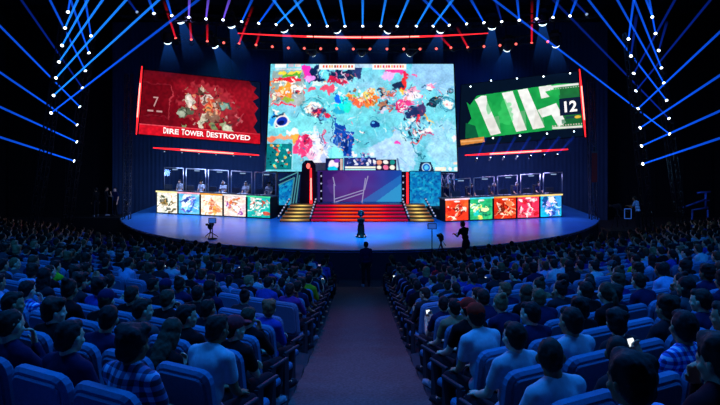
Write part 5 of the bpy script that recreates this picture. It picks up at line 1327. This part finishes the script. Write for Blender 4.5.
def tripod_cam(name, label, loc, rz, h):
    e = empty(name, loc, rz); tag(e, label, 'camera'); 
    for k in range(3):
        t = k*2*math.pi/3+.5; m = MB(); m.tube((.34*math.cos(t), .34*math.sin(t), .015), (0.03*math.cos(t), .03*math.sin(t), h-.22), .016, .02, 8); build('leg', m, M['black'], e)
    m = MB(); m.tube((0, 0, h-.26), (0, 0, h-.06), .035, seg=10); m.box((0, 0, h-.05), (.12, .16, .05), bev=.01); build('pan_head', m, M['black'], e)
    m = MB(); m.box((0, 0, h+.09), (.17, .40, .20), bev=.03); m.box((0, -.05, h+.22), (.05, .22, .05), bev=.01); build('camera_body', m, M['black'], e)
    m = MB(); m.tube((0, .20, h+.09), (0, .42, h+.09), .06, .075, 14); build('lens', m, M['black'], e)
    m = MB(); m.box((-.13, -.12, h+.17), (.12, .10, .09), bev=.02); build('viewfinder', m, M['black'], e)
    m = MB(); m.tube((.05, -.1, h-.05), (.12, -.5, h-.16), .012, seg=6); build('pan_handle', m, M['metal'], e)
    return e
tripod_cam('video_camera', 'black video camera on tripod silhouetted beside the crouched stage front operator'.replace('crouched ', ''), (put(441, 24.25), 24.25, RZ+.015), 0, 1.05)
def prompter(label, u, v0, v1, d, z0):
    p = P(u, (v0+v1)/2, d); e = empty('prompter_monitor', (p.x, d, z0)); tag(e, label, 'monitor')
    h = p.z-z0
    m = MB(); m.lathe([(.22, 0.003), (.22, .02), (.03, .05)], seg=16); build('base_plate', m, M['black'], e)
    m = MB(); m.tube((0, 0, .04), (0, .0, h), .02, seg=8); build('pole', m, M['black'], e)
    m = MB(); m.box((0, -.04, h), (.36, .05, .24), bev=.02); build('screen_shell', m, M['black'], e)
    m = MB(); m.box((0, -.067, h), (.31, .004, .19), bev=.01); build('glowing_screen', m, M['monitor'], e)
prompter('small blue prompter monitor on pole at the stage edge, trophy and red desk between'.replace(', trophy and red desk between', ' near the red panel desk'), 212.5, 218, 223, 27.5, SZ+.003)
prompter('small blue prompter monitor on pole before the gold stairs near green desk', 432, 223, 229, 24.3, RZ+.013)
b2 = tripod_cam('video_camera', 'low black camera on short tripod below the prompter near red desk', (put(210.5, 27.9), 27.9, SZ+.004), 0, .45)
# small footlights along the stage front
for k, (u, d, c) in enumerate([(168, 28.2, 'stud'), (181, 27.7, 'hotwhite'), (214, 26.6, 'neoncy'), (222, 26.4, 'hotwhite'), (320, 24.6, 'neon'), (423, 24.85, 'hotwhite'), (427.5, 24.9, 'hotwhite')]):
    e = empty('footlight', (put(u, d), d-.25, 0.004)); tag(e, 'small glowing floor lamp at the foot of the stage, %s from the red screen end' % ORD[k+1], 'floor lamp'); z = .78 if k not in (4,) else .7
    m = MB(); m.box((0, 0, .015), (.3, .3, .03), bev=.01); m.tube((0, 0, .03), (0, 0, z-.05), .02, seg=8); build('stand', m, M['black'], e)
    m = MB(); m.box((0, 0, z), (.34, .12, .14), bev=.03); build('housing', m, M['black'], e)
    m = MB(); m.box((0, -.063, z), (.28 if k not in (5, 6) else .12, .012, .10), bev=.02); build('lens', m, M[c], e)
e = empty('light_strip', (put(447, 23.4), 23.35, .012)); tag(e, 'bright white horizontal strip light in front of the camera riser', 'light')
for sx in (-.25, .25):
    m = MB(); m.box((sx, 0, .42), (.03, .05, .84)); build('leg', m, M['black'], e)
m = MB(); m.box((0, 0, .86), (.62, .06, .09), bev=.02); build('housing', m, M['black'], e)
m = MB(); m.box((0, -.033, .865), (.56, .01, .06), bev=.02); build('lit_face', m, M['hotwhite'], e)
# crew platform and people beyond the red side of the stage
flat_box('crew_platform', 'dark crew platform beyond the red screen end of the stage', 'platform', (put(103, 36.2), 36.2, .506), (4.4, 1.5, 1.0), M['black'])
for k, (u, d, v, rz, hair, cl, lb) in enumerate([(96, 36.0, 0, .8, 'short', 'black', 'standing crew person in black farthest from the stage on the crew platform'), (106, 36.4, 1, -.9, 'short', 'charcoal', 'standing crew person with folded arms in the middle of the crew platform'), (115.5, 36.0, 3, 2.6, 'short', 'navy', 'standing crew person in navy with one hand raised on the crew platform')]):
    crew(ST[v], (put(u, d), d, 1.01), rz, hair, 'black', cl, lb, 1.03)
crew(ST[0], (put(127, 37.5), 37.5, .004), -1.2, 'full', 'dark brown', 'grey', 'crew person in grey standing in the dark beside the stage end by lattice tower', 1.45 if False else 1.04)
# beyond the green side: cameraman in pale shirt, monitor cart, crane frame
gx = put(637, 29.5)
flat_box('camera_riser', 'black camera riser beyond the green screen end of the stage', 'platform', (gx-.3, 29.6, .66), (2.4, 1.2, 1.3), M['black'])
crew(ST[2], (gx+.1, 29.6, 1.32), math.radians(40), 'short', 'black', 'pale blue', 'camera operator in pale blue shirt on riser beyond the green desk', .95)
tripod_cam('video_camera', 'black video camera on tripod beside the operator in pale blue shirt', (gx-.85, 29.75, 1.32), math.radians(40), 1.0)
e = empty('monitor_stand', (put(627, 31), 31, .004)); tag(e, 'square monitor with glowing blue rim on a tall stand beyond the stage', 'monitor')
hz_ = P(627, 213.5, 31).z
m = MB(); m.box((0, 0, .02), (.6, .5, .04), bev=.02); m.tube((0, 0, .04), (0, 0, hz_-.2), .035, seg=8); build('stand', m, M['black'], e)
m = MB(); m.box((0, -.06, hz_), (.40, .08, .56), bev=.03); build('screen_shell', m, M['black'], e)
m = MB()
for (c, sz_) in (((0, -.105, hz_+.25), (.36, .01, .03)), ((0, -.105, hz_-.25), (.36, .01, .03)), ((.17, -.105, hz_), (.03, .01, .5)), ((-.17, -.105, hz_), (.03, .01, .5))): m.box(c, sz_)
build('glowing_rim', m, M['monitor'], e)
cf = surf('crane_blue', (.05, .12, .42), .4, .3)
e = empty('camera_crane', (put(700, 31.5), 31.5, .004)); tag(e, 'blue lit camera crane frame standing beyond the audience by the far wall', 'crane')
m = MB()
for sx in (-.45, .45): m.tube((sx, 0, .02), (sx*.9, 0, 2.0), .045, seg=8); m.tube((sx, .5, .02), (sx*.9, 0, 1.2), .03, seg=8)
m.tube((-.42, 0, 2.0), (.42, 0, 2.12), .045, seg=8); build('base_frame', m, cf, e)
m = MB(); m.tube((.3, 0, 2.1), (.3, 0, 2.9), .05, seg=8); m.tube((-.15, 0, 2.9), (.55, 0, 2.95), .045, seg=8); m.tube((-.1, 0, 2.45), (.5, 0, 2.5), .03, seg=8); build('mast', m, cf, e)
m = MB(); m.tube((.3, 0, 2.55), (-1.3, -.5, 2.15), .05, .04, 8); build('boom', m, cf, e)
m = MB(); m.box((-1.35, -.52, 2.12), (.2, .3, .2), bev=.03); build('camera_head', m, M['black'], e)
light('crane_glow', 'POINT', (put(690, 30.5), 30, 4.5), 60, (.1, .3, 1), shadow_soft_size=.2)
# person standing at the stage end of the aisle
crew(ST[0], (put(366, 22.3), 22.3, zf(21.9)+.02), .2, 'short', 'black', 'navy', 'person in navy standing in the aisle at its stage end', .98)
# players in the booths, each on a chair
PC = [MB() for _ in range(3)]
PC[0].box((0, .0, .40), (.48, .46, .08), bev=.04); PC[1].box((0, -.29, .80), (.46, .08, .72), Euler((math.radians(8), 0, 0)).to_matrix(), bev=.08)
PC[2].tube((0, 0, .06), (0, 0, .36), .035, seg=8)
for k in range(5):
    t = k*2*math.pi/5; PC[2].tube((0, 0, .07), (.28*math.cos(t), .28*math.sin(t), .035), .025, seg=6)
PCM = [m.mesh(n, [M['seatdark']]) for m, n in zip(PC, ('seat', 'backrest', 'swivel_base'))]
PJ = seated(.05, 0, .08, arms='lap'); PL = [figure('p0', PJ, 'short', 1.0, ('short', 'full', 'buzz'))]
for (side, k, p, ang) in PLAYER_SPOTS:
    o_ = ORD[k+1 if side == 'red' else 5-k]
    rz = math.pi+ang
    e = empty('gaming_chair', p, rz); tag(e, 'black gaming chair in the %s bay of the %s side booth' % (o_, side), 'chair')
    for me, n in zip(PCM, ('seat', 'backrest', 'swivel_base')): link(n, me, e)
    hr = ['short', 'full', 'buzz', 'short', 'full'][k]
    cl = 'white' if side == 'red' else 'navy'
    b = place_person(PL[0], p+Vector((0, 0, .03)), rz, hr, HAIRC['black'], SKINC[(k*2) % 5], cl, hl(CLOTHS[cl][0]), 'seated player in %s shirt, %s bay of the %s side booth from outer end' % (cl, o_, side), None, None, None, 1.0, True)
    b.location += Vector((-math.sin(rz), math.cos(rz), 0))*.02
    H = PL[0]['H']; m = MB()
    pts = [H+Vector((.09*math.cos(t), -.01, .02+.12*math.sin(t))) for t in np.linspace(0, math.pi, 9)]
    m.chain(pts, [.011]*9); m.ell(H+Vector((.09, -.01, -.01)), (.025, .04, .045), seg=10, rings=6); m.ell(H+Vector((-.09, -.01, -.01)), (.025, .04, .045), seg=10, rings=6)
    build('headset', m, M['chrome'], b); eyes(b, PL[0], PJ)
#@@CAM2
#@@CAM
cam = bpy.data.cameras.new('camera'); co = bpy.data.objects.new('camera', cam); COL.objects.link(co)
co.location = (0, 0, ZC); co.rotation_euler = (math.pi/2, 0, 0); cam.sensor_width = 36; cam.lens = 36*F/720
cam.shift_y = (YH-202.5)/720; cam.clip_end = 200; cam.clip_start = 0.05
SC.camera = co
SC.view_settings.view_transform = 'Standard'
SC.cycles.transparent_max_bounces = 32
SC.cycles.max_bounces = 5
